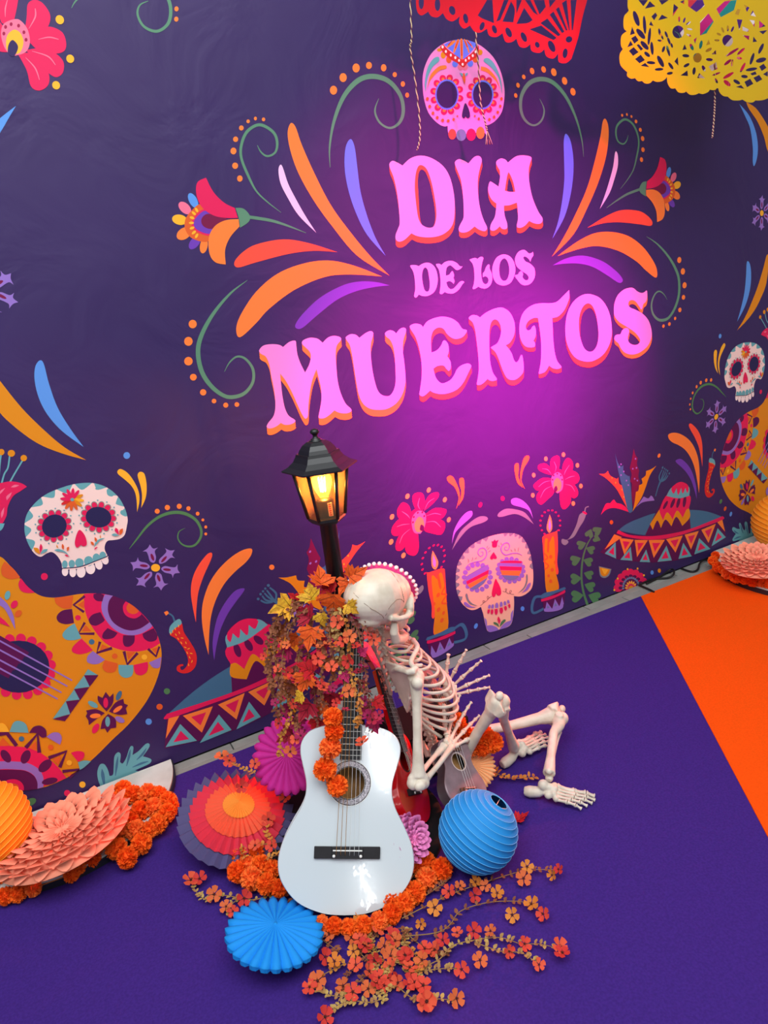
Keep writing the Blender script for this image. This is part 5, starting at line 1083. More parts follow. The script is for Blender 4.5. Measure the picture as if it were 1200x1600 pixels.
lantern('round orange ribbed paper lantern cut off by the left edge', at_d(-24, 1290, 2.20), .133, cam_n(-.75, .62, .25, (-24, 1290)), lor, wor, 18)
lantern('round orange ribbed paper lantern cut off by the right edge', at_d(1226, 816, 3.76), .161, cam_n(.3, .90, .25, (1226, 816)), lor, wor, 18)
# round bases under the side decorations
marb = mat('pale_marble_print', (222, 222, 216), .4, rgb2=(188, 190, 182), nscale=7); rimm = mat('dark_rim', (34, 34, 44), .5)
for nm_, c, r_ in (('round pale disc base with dark rim at the far left', (-1.915, -0.012-.39+.385, 0), .385), ('round pale disc base under the coral fan at the far right', (1.66, -0.03-.36, 0), .46)):
    t = thing('display_disc', nm_, 'disc', c)
    if c[0] < 0: t.location = (-1.905, -0.010, 0)
    # half discs set against the foot of the backdrop
    bm = bmesh.new(); bm2 = bmesh.new()
    y1 = -t.location.y-.010
    pts = [(r_*math.cos(q), r_*math.sin(q)) for q in [2*PI*j/72 for j in range(72)]]
    pts = [(x, min(y, y1)) for x, y in pts]
    for b_, z0, z1, s in ((bm2, .0055, .028, 1.0), (bm, .028, .034, .985)):
        lo = [b_.verts.new((x*s, y*s if y < y1 else y, z0)) for x, y in pts]; hi = [b_.verts.new((x*s, y*s if y < y1 else y, z1)) for x, y in pts]
        b_.faces.new(list(reversed(lo))); b_.faces.new(hi)
        for j in range(72): b_.faces.new((lo[j], lo[(j+1) % 72], hi[(j+1) % 72], hi[j]))
    bmesh.ops.remove_doubles(bm, verts=bm.verts[:], dist=1e-6); bmesh.ops.remove_doubles(bm2, verts=bm2.verts[:], dist=1e-6)
    obj('top_board', bm, marb, t); obj('rim', bm2, rimm, t)
# marigolds
mari = [mat('marigold_%d' % i, c, .8, spec=.2, rgb2=c2, nscale=60) for i, (c, c2) in enumerate((((248, 88, 14), (255, 128, 40)), ((240, 74, 10), (252, 108, 24)), ((252, 104, 30), (255, 140, 66))))]
def blossom_mesh(seed):
    rn = random.Random(seed); bm = bmesh.new(); add_ball(bm, (0, 0, 0), .62, 10, 7)
    for i in range(230):
        z = 1-2*(i+.5)/230; a_ = i*2.399963; s = math.sqrt(max(0, 1-z*z)); d = Vector((s*math.cos(a_), s*math.sin(a_), z)); d = (d+Vector((rn.uniform(-.12, .12), rn.uniform(-.12, .12), rn.uniform(-.12, .12)))).normalized()
        x = d.orthogonal().normalized(); x.rotate(Quaternion(d, rn.uniform(0, 6.28))); y = d.cross(x); L = rn.uniform(.92, 1.06); w = rn.uniform(.11, .18); b_ = y*rn.uniform(-.08, .08)
        p = [bm.verts.new(q) for q in (d*.45-x*w*.35, d*.45+x*w*.35, d*L*.86+x*w+b_, d*L*1.0+x*w*.55+b_*1.8, d*L*.93+b_*1.5, d*L*1.01-x*w*.55+b_*1.8, d*L*.86-x*w+b_)]
        bm.faces.new((p[0], p[1], p[2], p[6])); bm.faces.new((p[2], p[3], p[4], p[6])); bm.faces.new((p[4], p[5], p[6]))
    me = bpy.data.meshes.new('blossom'); bm.to_mesh(me); bm.free(); me.materials.append(mari[seed % 3]); return me
bl = [blossom_mesh(i) for i in range(4)]
def garland(label, items, depth=None, zf=None, Y=None, group=None):
    t = thing('marigold_garland', label, 'garland'); P = []
    for i, it in enumerate(items):
        px, py, r = it[:3]
        rad = None
        if depth is not None:
            dd = depth+(it[3] if len(it) > 3 else 0); p = at_d(px, py, dd)
        else:
            p = at_z(px, py, zf+(it[3] if len(it) > 3 else 0)); dd = (p-CAM).dot(AF)
        rad = r*dd/FPX
        if not P: t.location = (p.x, p.y, max(.006, p.z-rad))
        o = bpy.data.objects.new('blossom', bl[i % 4]); COL.objects.link(o); o.parent = t; o.location = p-Vector(t.location); o.scale = (rad,)*3; o.rotation_euler = (i*1.3, i*.7, i*2.1); P.append(p)
    bm = bmesh.new(); add_tube(bm, [p-Vector(t.location) for p in P], .0015, 5); obj('thread', bm, mat('garland_thread', (200, 120, 50), .8), t)
    return t
garland('orange marigold garland draped over the white guitar from neck to soundhole', [(520, 1121, 16), (522, 1142, 16), (516, 1168, 18), (508, 1202, 19), (527, 1228, 17)], depth=1.955)
garland('heap of orange marigolds below the layered fan, left of the white guitar', [(374, 1338, 16), (371, 1362, 17), (393, 1373, 18), (417, 1381, 17), (398, 1330, 15), (436, 1388, 14), (385, 1352, 15), (408, 1352, 16), (425, 1358, 15)], zf=.05)
garland('orange marigolds curving under the right side of the white guitar', [(665, 1348, 17), (690, 1358, 18), (666, 1374, 18), (648, 1395, 18), (632, 1411, 17), (612, 1428, 16), (592, 1439, 15), (568, 1446, 15), (545, 1449, 14), (522, 1447, 14), (503, 1443, 13), (656, 1357, 14), (612, 1408, 15)], zf=.035)
garland('orange marigolds behind the ukulele and the near shin', [(714, 1128, 15), (724, 1142, 13), (738, 1152, 15), (756, 1148, 16), (770, 1160, 17), (752, 1167, 15), (735, 1168, 14)], depth=2.30)
garland('thick cluster of orange marigolds right of the coral fan at the left edge', [(192, 1234, 15), (208, 1243, 16), (230, 1240, 16), (248, 1243, 15), (262, 1252, 15), (220, 1268, 17), (240, 1262, 16), (261, 1270, 15), (246, 1288, 16), (202, 1282, 16), (212, 1298, 17), (221, 1318, 17), (182, 1326, 17), (199, 1340, 17), (190, 1300, 15), (234, 1296, 14), (176, 1252, 14), (268, 1260, 12)], zf=.05)
garland('orange marigolds trailing along the floor under the left coral fan', [(28, 1396, 14), (8, 1400, 14), (52, 1388, 13), (112, 1366, 13), (122, 1356, 12), (145, 1342, 13), (152, 1330, 12), (38, 1378, 13), (-8, 1380, 14)], zf=.035)
garland('orange marigolds edging the coral fan at the far right', [(1114, 876, 8), (1122, 886, 9), (1137, 896, 10), (1150, 902, 10), (1163, 904, 10), (1176, 908, 10), (1190, 909, 10), (1203, 912, 10), (1130, 890, 8), (1118, 868, 7)], zf=.055)

# ------------------------------------------------------------ vines and autumn leaves
def petal_flower(seed, c, cc=(70, 20, 20)):
    rn = random.Random(seed); bm = bmesh.new()
    for k in range(5):
        a_ = 2*PI*k/5+rn.uniform(-.12, .12); w = .70; L = rn.uniform(.9, 1.05); tl = rn.uniform(.15, .5)
        T = lambda r, u, z: Vector((r*math.cos(a_+u), r*math.sin(a_+u), z))
        v = [bm.verts.new(q) for q in (T(.08, 0, 0), T(.5*L, -w*.85, tl*.35), T(.55*L, 0, tl*.28), T(.5*L, w*.85, tl*.35), T(.9*L, -w*.6, tl*.9), T(L*.96, 0, tl*.75), T(.9*L, w*.6, tl*.9))]
        for q in ((0, 1, 2), (0, 2, 3), (1, 4, 5, 2), (2, 5, 6, 3)): bm.faces.new([v[i] for i in q]).smooth = True
    for k in range(7):
        a_ = k*.9; add_tube(bm, [(0, 0, .02), (.16*math.cos(a_), .16*math.sin(a_), .25)], .025, 4, mi=1)
    add_ball(bm, (0, 0, .05), .13, 7, 5, mi=1)
    me = bpy.data.meshes.new('flower'); bm.to_mesh(me); bm.free(); me.materials.append(mat('petal_%d_%d_%d' % c, c, .7, spec=.2, rgb2=tuple(max(0, int(v*.82)) for v in c), nscale=90)); me.materials.append(mat('flower_eye', cc, .8)); return me
CORAL = [petal_flower(i, c) for i, c in enumerate(((228, 74, 56), (236, 92, 62), (214, 58, 52), (226, 108, 60)))]
AMBER = [petal_flower(9+i, c) for i, c in enumerate(((232, 140, 60), (222, 128, 48)))]
MAG = [petal_flower(20+i, c) for i, c in enumerate(((164, 34, 84), (186, 40, 70)))]
leafm = {'olive': mat('leaf_olive', (186, 158, 84), .7, rgb2=(150, 96, 60), nscale=40), 'brown': mat('leaf_brown', (116, 60, 44), .7, rgb2=(146, 84, 48), nscale=40), 'ochre': mat('leaf_ochre', (206, 140, 50), .7, rgb2=(180, 96, 44), nscale=40), 'dark': mat('leaf_dark', (116, 50, 50), .7, rgb2=(140, 70, 48), nscale=40)}
stemm = mat('vine_stem', (150, 112, 62), .7)
def leaf_geo(bm, p, d, up, L, w):
    d = d.normalized(); s = d.cross(up)
    if s.length < 1e-4: s = d.orthogonal()
    s.normalize(); n = s.cross(d)
    v = [bm.verts.new(q) for q in (p, p+d*L*.35+s*w+n*w*.3, p+d*L*.75+s*w*.75+n*w*.25, p+d*L, p+d*L*.75-s*w*.75+n*w*.25, p+d*L*.35-s*w+n*w*.3, p+d*L*.5)]
    for q in ((0, 1, 6), (1, 2, 6), (2, 3, 6), (3, 4, 6), (4, 5, 6), (5, 0, 6)): bm.faces.new([v[i] for i in q]).smooth = True
def sprig(label, path, flowers, leaf='olive', nleaf=24, L=.013, kinds=CORAL, group=None, parent=None, up=Vector((0, 0, 1)), fr=.012, seed=0, name='flower_vine'):
    """path: 3-D points; flowers: [(point, radius, meshes)]"""
    rn = random.Random(seed*77+5); o0 = Vector(path[0])
    t = parent
    if parent is None: t = thing(name, label, 'vine', o0, group=group); off = o0
    else: off = Vector((0, 0, 0))
    c = crom([Vector(p)-off for p in path], 5)
    bm = bmesh.new(); add_tube(bm, c, [.0017-.0008*i/len(c) for i in range(len(c))], 5); obj('stem', bm, stemm, t)
    bm = bmesh.new(); tot = len(c)-1
    nleaf = int(nleaf*(.70 if parent is None else 1.25))
    for i in range(nleaf):
        f = (i+rn.random()*.6)/nleaf*tot; k = min(int(f), tot-1); p = c[k].lerp(c[k+1], f-k); tg = (c[k+1]-c[k]).normalized()
        sd = tg.cross(up)
        if sd.length < .05: sd = tg.orthogonal()
        sd.normalize()
        jt = .0 if parent is None else .006
        for s in (1, -1): leaf_geo(bm, p+Vector((rn.uniform(-jt, jt), rn.uniform(-jt, jt), rn.uniform(-jt, jt))), tg*rn.uniform(.1, .8)+sd*(s*rn.uniform(.5, 1))+up*rn.uniform(-.1, .7)+(Vector((rn.uniform(-.7, .7), rn.uniform(-.7, .7), rn.uniform(-.9, .3))) if parent else Vector()), up, L*rn.uniform(.7, 1.25), L*rn.uniform(.24, .42))
    lv = obj('leaves', bm, leafm[leaf], t); lv['kind'] = 'stuff'
    for i, (p, r, ms) in enumerate(flowers):
        o = bpy.data.objects.new('flower', ms[(i+seed) % len(ms)]); COL.objects.link(o); o.parent = t; o.location = Vector(p)-off; o.scale = (r*(1.22 if parent is None else 1.0),)*3
        n = (CAM-Vector(p)).normalized()*.8+Vector((rn.uniform(-.7, .7), rn.uniform(-.7, .7), rn.uniform(.0, .9))); q = n.to_track_quat('Z', 'Y'); o.rotation_euler = q.to_euler()
    return t
def fpx(lst, z=.02): return [at_z(x, y, z+.006*math.sin(x*.07)) for x, y in lst]
V = [([(628, 1435), (696, 1401), (741, 1384), (804, 1364), (832, 1359), (872, 1359)], 'brown', 34),
 ([(628, 1463), (679, 1458), (702, 1446), (719, 1424), (758, 1411), (795, 1408), (823, 1411), (848, 1427)], 'brown', 26),
 ([(651, 1514), (685, 1500), (707, 1478), (741, 1469), (781, 1465), (815, 1475), (843, 1475), (876, 1483)], 'olive', 36),
 ([(741, 1472), (781, 1486), (815, 1489), (839, 1505)], 'olive', 20), ([(640, 1520), (685, 1514), (716, 1513)], 'olive', 18), ([(615, 1535), (645, 1560), (673, 1560), (713, 1563)], 'olive', 20),
 ([(615, 1540), (587, 1565), (550, 1564), (527, 1572), (510, 1590)], 'olive', 28), ([(560, 1540), (545, 1556), (512, 1554), (495, 1542)], 'olive', 20), ([(540, 1505), (507, 1522), (487, 1535)], 'ochre', 14),
 ([(433, 1395), (394, 1406), (351, 1399), (325, 1406), (308, 1395), (297, 1375)], 'olive', 30), ([(380, 1402), (362, 1412), (352, 1422), (366, 1432)], 'olive', 10), ([(399, 1208), (377, 1200), (362, 1191), (347, 1182)], 'ochre', 16),
 ([(433, 1335), (424, 1312), (416, 1302), (420, 1284)], 'ochre', 14), ([(440, 1398), (470, 1435), (500, 1465), (530, 1487)], 'brown', 18), ([(632, 1424), (664, 1400), (687, 1384), (700, 1372)], 'brown', 20),
 ([(580, 1450), (575, 1480), (600, 1510), (612, 1545)], 'ochre', 30), ([(640, 1450), (625, 1490), (605, 1520), (575, 1545)], 'olive', 32), ([(600, 1445), (640, 1480), (655, 1510), (650, 1540)], 'ochre', 30), ([(550, 1450), (560, 1485), (580, 1510), (560, 1535)], 'brown', 26),
 ([(772, 1206), (790, 1215), (812, 1216), (838, 1214)], 'ochre', 16), ([(430, 1318), (400, 1320), (375, 1325), (384, 1340)], 'ochre', 16), ([(395, 1362), (420, 1340), (445, 1338), (440, 1355)], 'ochre', 16)]
V += [([(610, 1455), (618, 1490), (640, 1520), (668, 1535)], 'olive', 30), ([(590, 1460), (560, 1490), (545, 1520), (530, 1550)], 'brown', 28), ([(625, 1450), (655, 1475), (680, 1490), (700, 1490)], 'brown', 28), ([(570, 1455), (590, 1490), (585, 1530), (600, 1565)], 'olive', 30)]
lab = ['brown-leaved flower vine reaching right toward the blue lantern', 'flower vine looping right with amber blooms at its tip', 'longest flower vine running right across the carpet to a red bloom', 'short forked flower vine ending below the longest one', 'short flower vine lying right of the flower heap', 'flower vine at the bottom right of the heap with two red blooms', 'flower vine curling to the lowest bloom at the bottom', 'flower vine with a red bloom pair at the lower left of the heap', 'ochre flower vine pointing left under the blue fan', 'flower vine stretching left across the carpet from the marigold heap',
 'tiny two-bloom flower vine hanging below the left one', 'flower vine standing out above the layered fan', 'flower vine climbing over the front of the layered fan', 'berry-brown vine lying on the blue tissue fan', 'brown vine over the marigolds under the guitar right side', 'ochre vine down the middle of the flower heap', 'olive vine slanting left through the flower heap', 'ochre vine slanting right through the flower heap', 'brown vine on the left of the flower heap', 'round-leaved ochre sprig between the peach fan and the far foot', 'ochre sprig behind the marigold heap', 'ochre sprig against the lower left edge of the white guitar', 'olive vine at the right side of the flower heap', 'brown vine at the lower left of the flower heap', 'brown vine leaving the heap under the curving marigolds', 'olive vine in the centre of the flower heap reaching lowest']
F = [(400+x/4, 1400+y/4, r, k) for x, y, r, k in ((645,140,10,1),(770,195,12,0),(855,255,12,0),(595,260,11,0),(650,270,11,0),(840,375,12,0),(490,410,11,1),(610,345,10,1),(430,380,11,0),(385,530,13,0),(335,570,11,0),(545,560,11,0),(605,600,12,0),(705,470,10,0),(750,540,11,0),(960,540,11,0),(1045,560,12,0),(1065,660,14,0),(430,755,13,0),(935,370,11,0),(1055,330,11,0),(460,240,10,0),(370,170,11,1),(860,510,9,0),(700,300,9,0),(800,560,9,0))]
F += [(560+x/3.53, 1200+y/3.53, r, k) for x, y, r, k in ((500,680,10,0),(645,630,9,1),(640,700,10,0),(765,690,10,1),(420,770,12,1),(345,860,8,1),(910,610,11,0),(930,545,10,1),(1070,590,8,1),(1105,560,8,0),(850,810,11,1),(955,750,11,1),(1020,805,10,0),(545,910,9,0),(465,950,10,0),(635,900,11,0),(730,900,9,0),(670,1060,11,0),(570,1110,11,0),(830,1010,9,0),(915,970,10,0),(1110,985,12,0),(1125,1020,11,0),(995,1085,9,0),(540,1270,12,0),(375,1285,12,0),(700,650,8,0),(560,650,8,0))]
F += [(x, y, 11, 0) for x, y in ((600,1478),(618,1470),(632,1492),(585,1500),(610,1510),(640,1512),(660,1500),(570,1478),(592,1528),(622,1535),(556,1508),(648,1535),(680,1484),(575,1545))]
F += [(260+x/4.615, 1150+y/4.615, r, k) for x, y, r, k in ((175,1040,12,0),(240,1030,10,0),(345,1140,11,0),(560,1170,11,0),(430,1230,9,0),(735,600,10,0),(400,145,10,0),(455,175,9,0),(640,200,8,0),(540,365,9,0),(760,790,9,0),(640,790,9,0),(860,440,9,0),(480,1265,8,0))]
paths = []
for pts, lf, n in V: paths.append([at_z(x, y, .016+.010*((x*13+y*7) % 10)/10+(.06 if y < 1345 and x < 460 else 0)+(.16 if y < 1212 and x < 460 else 0)) for x, y in pts])
asg = [[] for _ in V]
for x, y, r, k in F:
    best = min(range(len(V)), key=lambda i: min((x-a_)**2+(y-b_)**2 for a_, b_ in V[i][0]))
    q = min(range(len(V[best][0])), key=lambda j: (x-V[best][0][j][0])**2+(y-V[best][0][j][1])**2)
    p = at_z(x, y, paths[best][q].z+.008); asg[best].append((p, r*(p-CAM).dot(AF)/FPX, (CORAL, AMBER)[k]))
for i, (pts, lf, n) in enumerate(V): sprig(lab[i], paths[i], asg[i], lf, n, L=.019 if i == 19 else (.017 if i == 13 else .0135), seed=i)
# maple leaves
mp = [(0, -.30), (.04, .0), (.30, -.10), (.26, .02), (.52, .08), (.44, .18), (.62, .34), (.42, .36), (.46, .48), (.22, .42), (.26, .66), (.14, .62), (0, 1.0)]
def maple_mesh(name, c, c2, seed):
    rn = random.Random(seed); bm = bmesh.new()
    for s in (1, -1):
        vs = [bm.verts.new((s*x, y+.0, abs(x)*.35+.10*math.sin(y*3+seed)+rn.uniform(-.03, .03))) for x, y in mp[1:-1]]
        mids = [bm.verts.new((0, y, .10*math.sin(y*3+seed))) for y in (0, .18, .40, .62, 1.0)]
        quads = ((mids[0], vs[0], vs[1], vs[2], mids[1]), (mids[1], vs[2], vs[3], vs[4], vs[5], vs[6], mids[2]), (mids[2], vs[6], vs[7], vs[8], mids[3]), (mids[3], vs[8], vs[9], vs[10], mids[4]))
        for q in quads:
            try: bm.faces.new(q)
            except ValueError: pass
    bmesh.ops.triangulate(bm, faces=bm.faces[:])
    for e_ in (((0, -.35), (0, .9)), ((0, .05), (.5, .3)), ((0, .05), (-.5, .3)), ((0, .3), (.22, .58)), ((0, .3), (-.22, .58))):
        add_tube(bm, [(e_[0][0], e_[0][1], .015+.10*math.sin(e_[0][1]*3+seed)), (e_[1][0], e_[1][1], .02+abs(e_[1][0])*.35+.10*math.sin(e_[1][1]*3+seed))], .010, 4, mi=1)
    me = bpy.data.meshes.new(name); bm.to_mesh(me); bm.free(); me.materials.append(mat('maple_'+name, c, .65, spec=.25, rgb2=c2, nscale=9)); me.materials.append(mat('maple_vein_'+name, tuple(int(v*.6) for v in c), .7)); return me
MP = {'y': maple_mesh('yellow', (214, 168, 40), (178, 118, 30), 1), 'o': maple_mesh('orange', (226, 96, 26), (206, 70, 24), 2), 'c': maple_mesh('crimson', (168, 22, 48), (140, 14, 40), 3), 'r': maple_mesh('red', (204, 30, 34), (170, 20, 40), 4), 'm': maple_mesh('magenta', (178, 30, 88), (150, 20, 70), 5), 'b': maple_mesh('brown', (150, 76, 30), (120, 50, 26), 6)}
auto = thing('autumn_garland', 'autumn garland of maple leaves and hanging flower sprigs wrapped around the lamp post', 'garland', (LX, LY-.03, .70)); AO = Vector(auto.location)
LV = [(444, 951, 30, 'y', 110, 2.06), (485, 930, 27, 'y', 20, 2.07), (500, 905, 30, 'o', -5, 2.10), (477, 961, 28, 'c', 60, 2.04), (522, 940, 34, 'o', 170, 2.03), (486, 992, 30, 'o', 170, 2.02), (482, 1046, 26, 'r', 70, 2.04), (554, 897, 27, 'o', -60, 2.02), (540, 915, 22, 'o', 150, 2.05), (548, 948, 20, 'y', -130, 1.99), (461, 936, 17, 'r', 50, 2.08), (477, 1064, 27, 'o', 160, 2.04), (480, 1108, 28, 'c', 150, 2.06), (516, 1096, 30, 'c', 190, 2.10), (470, 1090, 16, 'y', 120, 2.03), (446, 1019, 22, 'm', 100, 2.06),
 (586, 1130, 20, 'm', 200, 2.02), (566, 1018, 14, 'm', -50, 1.99), (524, 1036, 24, 'b', 180, 2.02), (450, 1150, 24, 'c', 120, 2.10), (500, 1135, 28, 'r', 160, 2.10), (466, 1130, 24, 'm', 200, 2.10), (535, 1120, 22, 'r', 140, 2.12), (590, 1098, 20, 'r', 230, 2.06), (575, 1110, 18, 'm', 170, 2.05), (503, 1005, 24, 'c', 100, 2.09), (460, 1000, 24, 'o', 140, 2.09), (496, 1075, 24, 'm', 150, 2.09), (440, 985, 20, 'b', 120, 2.08), (512, 920, 22, 'r', 40, 2.11), (530, 900, 18, 'c', 10, 2.14), (505, 965, 20, 'y', 190, 2.01), (455, 1075, 22, 'b', 130, 2.08), (520, 985, 18, 'b', 170, 2.02), (492, 1030, 20, 'c', 200, 2.07), (540, 1055, 16, 'm', 200, 2.0), (505, 1108, 22, 'o', 120, 2.08), (446, 1110, 18, 'm', 100, 2.09)]
for i, (x, y, r, k, rot, dd) in enumerate(LV):
    p = at_d(x, y, dd-.02); o = bpy.data.objects.new('maple_leaf', MP[k]); COL.objects.link(o); o.parent = auto; rn = random.Random(i)
    n = (-AF+AX*rn.uniform(-.5, .5)+AU*rn.uniform(-.2, .6)).normalized(); ax_ = AU*math.cos(R(rot))-AX*math.sin(R(rot)); ax_ = (ax_-n*ax_.dot(n)).normalized()
    s = r*dd/FPX*1.25; o.matrix_local = Matrix.Translation(p-ax_*s*.3-AO) @ Matrix((ax_.cross(n), ax_, n)).transposed().to_4x4() @ Matrix.Scale(s, 4)
# hanging sprigs of the garland
ST = [([(478, 935), (445, 950), (425, 985), (418, 1030), (424, 1075)], 'brown', 46, 2.05), ([(470, 945), (440, 965), (428, 1000), (432, 1050), (440, 1090)], 'brown', 46, 2.04), ([(480, 950), (455, 975), (442, 1020), (440, 1070), (436, 1125)], 'brown', 40, 2.03), ([(470, 960), (432, 1000), (420, 1050), (428, 1085), (436, 1120)], 'brown', 36, 2.07),
 ([(505, 950), (500, 990), (505, 1030), (500, 1075), (504, 1105)], 'brown', 34, 2.0), ([(520, 950), (515, 995), (522, 1040), (514, 1080)], 'brown', 30, 1.99), ([(530, 950), (528, 990), (538, 1030), (540, 1075)], 'olive', 26, 1.98), ([(535, 960), (545, 1000), (545, 1045), (560, 1085), (562, 1110), (557, 1135)], 'ochre', 28, 1.97), ([(545, 960), (560, 990), (568, 1030), (574, 1075), (580, 1110)], 'dark', 28, 1.98), ([(490, 960), (470, 1010), (465, 1060), (470, 1100), (462, 1150)], 'brown', 40, 2.04), ([(485, 965), (482, 1020), (490, 1070), (496, 1130)], 'dark', 36, 2.05),
 ([(450, 960), (430, 1030), (455, 1110), (440, 1150), (438, 1178)], 'ochre', 34, 2.06), ([(555, 965), (575, 985), (590, 990)], 'dark', 14, 2.0), ([(520, 975), (530, 1010), (535, 1050)], 'olive', 12, 1.98), ([(460, 1040), (452, 1085), (466, 1130), (486, 1158)], 'dark', 34, 2.07), ([(560, 1060), (575, 1100), (585, 1140)], 'dark', 22, 2.0)]
FL = [(528, 972, 13, 0), (554, 962, 10, 2), (546, 995, 12, 0), (536, 1002, 10, 0), (497, 1029, 12, 0), (544, 1033, 13, 0), (518, 1042, 11, 0), (545, 1080, 12, 0), (506, 1075, 11, 0), (501, 1068, 8, 0), (566, 1160, 13, 0), (436, 1130, 10, 0), (450, 1050, 9, 0), (434, 1045, 8, 0), (462, 1155, 10, 0), (453, 1175, 12, 0), (525, 1098, 8, 0), (567, 1043, 10, 2), (560, 1050, 9, 2), (582, 1125, 12, 2), (584, 1000, 11, 0), (437, 1002, 7, 0), (455, 1060, 9, 0), (448, 1008, 8, 0), (474, 1012, 9, 2), (570, 1095, 9, 2), (575, 992, 9, 0), (512, 1005, 8, 0), (500, 1010, 8, 0), (470, 1150, 11, 2), (430, 1098, 8, 2), (462, 1062, 10, 2), (556, 1010, 8, 0), (412, 1025, 7, 0), (458, 1100, 9, 0), (520, 1075, 8, 2), (540, 1110, 8, 2), (575, 1118, 11, 2), (592, 1118, 9, 2), (470, 1030, 9, 2)]
asg = [[] for _ in ST]
for x, y, r, k in FL:
    best = min(range(len(ST)), key=lambda i: min((x-a_)**2+(y-b_)**2 for a_, b_ in ST[i][0])); p = at_d(x, y, ST[best][3]-.015); asg[best].append((p-AO, r*2.0/FPX, (CORAL, AMBER, MAG)[k]))
for i, (pts, lf, n, dd) in enumerate(ST):
    sprig(None, [at_d(x, y, dd+.012*math.sin(y*.05+i))-AO for x, y in pts], asg[i], lf, n, L=.0125, parent=auto, up=-AF, seed=40+i)
# fallen leaf, purple hat half buried in the garland
o = bpy.data.objects.new('maple_leaf', MP['r']); COL.objects.link(o); p = at_z(806, 1281, .012); o.location = p; o.scale = (.05,)*3; o.rotation_euler = (R(12), R(-10), R(-100)); tag(o, 'single red maple leaf on the carpet behind the blue lantern', 'leaf')

# ------------------------------------------------------------ cut-paper banners, strings, cables
yel = mat('yellow_foil', (214, 176, 6), .28, spec=.5, bump=.25, bscale=14); redf = mat('red_foil', (206, 18, 38), .28, spec=.5, bump=.25, bscale=14)
def banner(label, reg, outer, holes, Y, m, top, bend):
    ox, oy, s = reg
    def pt(p): q = at_y(ox+p[0]/s, oy+p[1]/s, Y); return q
    loops = [[pt(p) for p in outline(outer, 5)]]+[[pt(p) for p in outline(h, 4)] for h in holes]
    t = thing('paper_banner', label, 'banner', (loops[0][0].x, Y, top))
    o0 = Vector(t.location); bm = bmesh.new()
    fl_ = [p for l in loops for p in l]
    def bd(p): return Vector((p.x, p.y+bend*math.sin(p.x*11)+bend*.5*math.sin(p.z*17), p.z))-o0
    a_ = [bm.verts.new(bd(p)) for p in fl_]
    for tr in tessellate_polygon([[Vector((p.x, p.z, 0)) for p in l] for l in loops]):
        try:
            f = bm.faces.new([a_[i] for i in tr]); f.normal_update()
            if f.normal.y > 0: f.normal_flip()
        except ValueError: pass
    ex = bmesh.ops.extrude_face_region(bm, geom=bm.faces[:]); vs = [e for e in ex['geom'] if isinstance(e, bmesh.types.BMVert)]; bmesh.ops.translate(bm, verts=vs, vec=(0, -.0006, 0)); bmesh.ops.recalc_face_normals(bm, faces=bm.faces[:])
    obj('cut_sheet', bm, m, t); return t
def ov(cx, cy, rx, ry, rot=0, n=8):
    c, s = math.cos(R(rot)), math.sin(R(rot)); return ' '.join('%.1f,%.1f' % (cx+rx*math.cos(q)*c-ry*math.sin(q)*s, cy+rx*math.cos(q)*s+ry*math.sin(q)*c) for q in [2*PI*k/n for k in range(n)])
YH = []
for e in ((170,145,20,62,-18),(235,195,13,72,-4),(272,285,12,68,6),(205,265,20,50,-40),(293,378,13,52,-5),(235,355,18,44,-42),(255,425,14,28,-50),(360,480,18,50,-28),(285,490,34,12,5),(348,542,34,11,-3),(432,573,24,11,-10),
 (498,250,46,50,0),(505,150,8,22,0),(545,158,8,22,18),(578,182,22,8,-35),(588,228,22,8,10),(580,275,20,8,25),(352,250,10,28,-10),(372,290,8,22,-25),(405,270,10,28,-22),(425,320,10,30,-20),(447,355,9,20,-20),(355,318,20,8,10),(383,385,11,26,20),(420,398,11,44,-15),
 (648,452,34,38,0),(603,368,13,28,-25),(675,350,13,34,12),(735,390,28,12,-30),(742,466,28,12,5),(557,436,28,13,5),(563,510,26,12,-28),(622,555,13,30,8),(697,535,13,26,-25),(440,515,12,32,-35),
 (884,318,42,46,0),(845,235,9,24,-25),(885,222,9,24,0),(922,228,9,24,25),(815,268,20,9,25),(800,315,20,9,0),(920,408,60,11,-32),(988,402,40,11,-42),(975,455,22,10,10),(885,487,36,12,-38),(920,492,9,28,8),(1075,460,13,48,18),(1002,528,12,42,28),(1145,380,14,44,25),(1070,542,46,13,-10),(1145,470,42,18,-15),(890,590,48,13,-30),(880,650,16,34,-50),(1015,598,26,13,5),(955,640,14,30,-60),(795,578,34,8,-20),(795,632,10,22,-30)):
    YH.append(ov(*e))
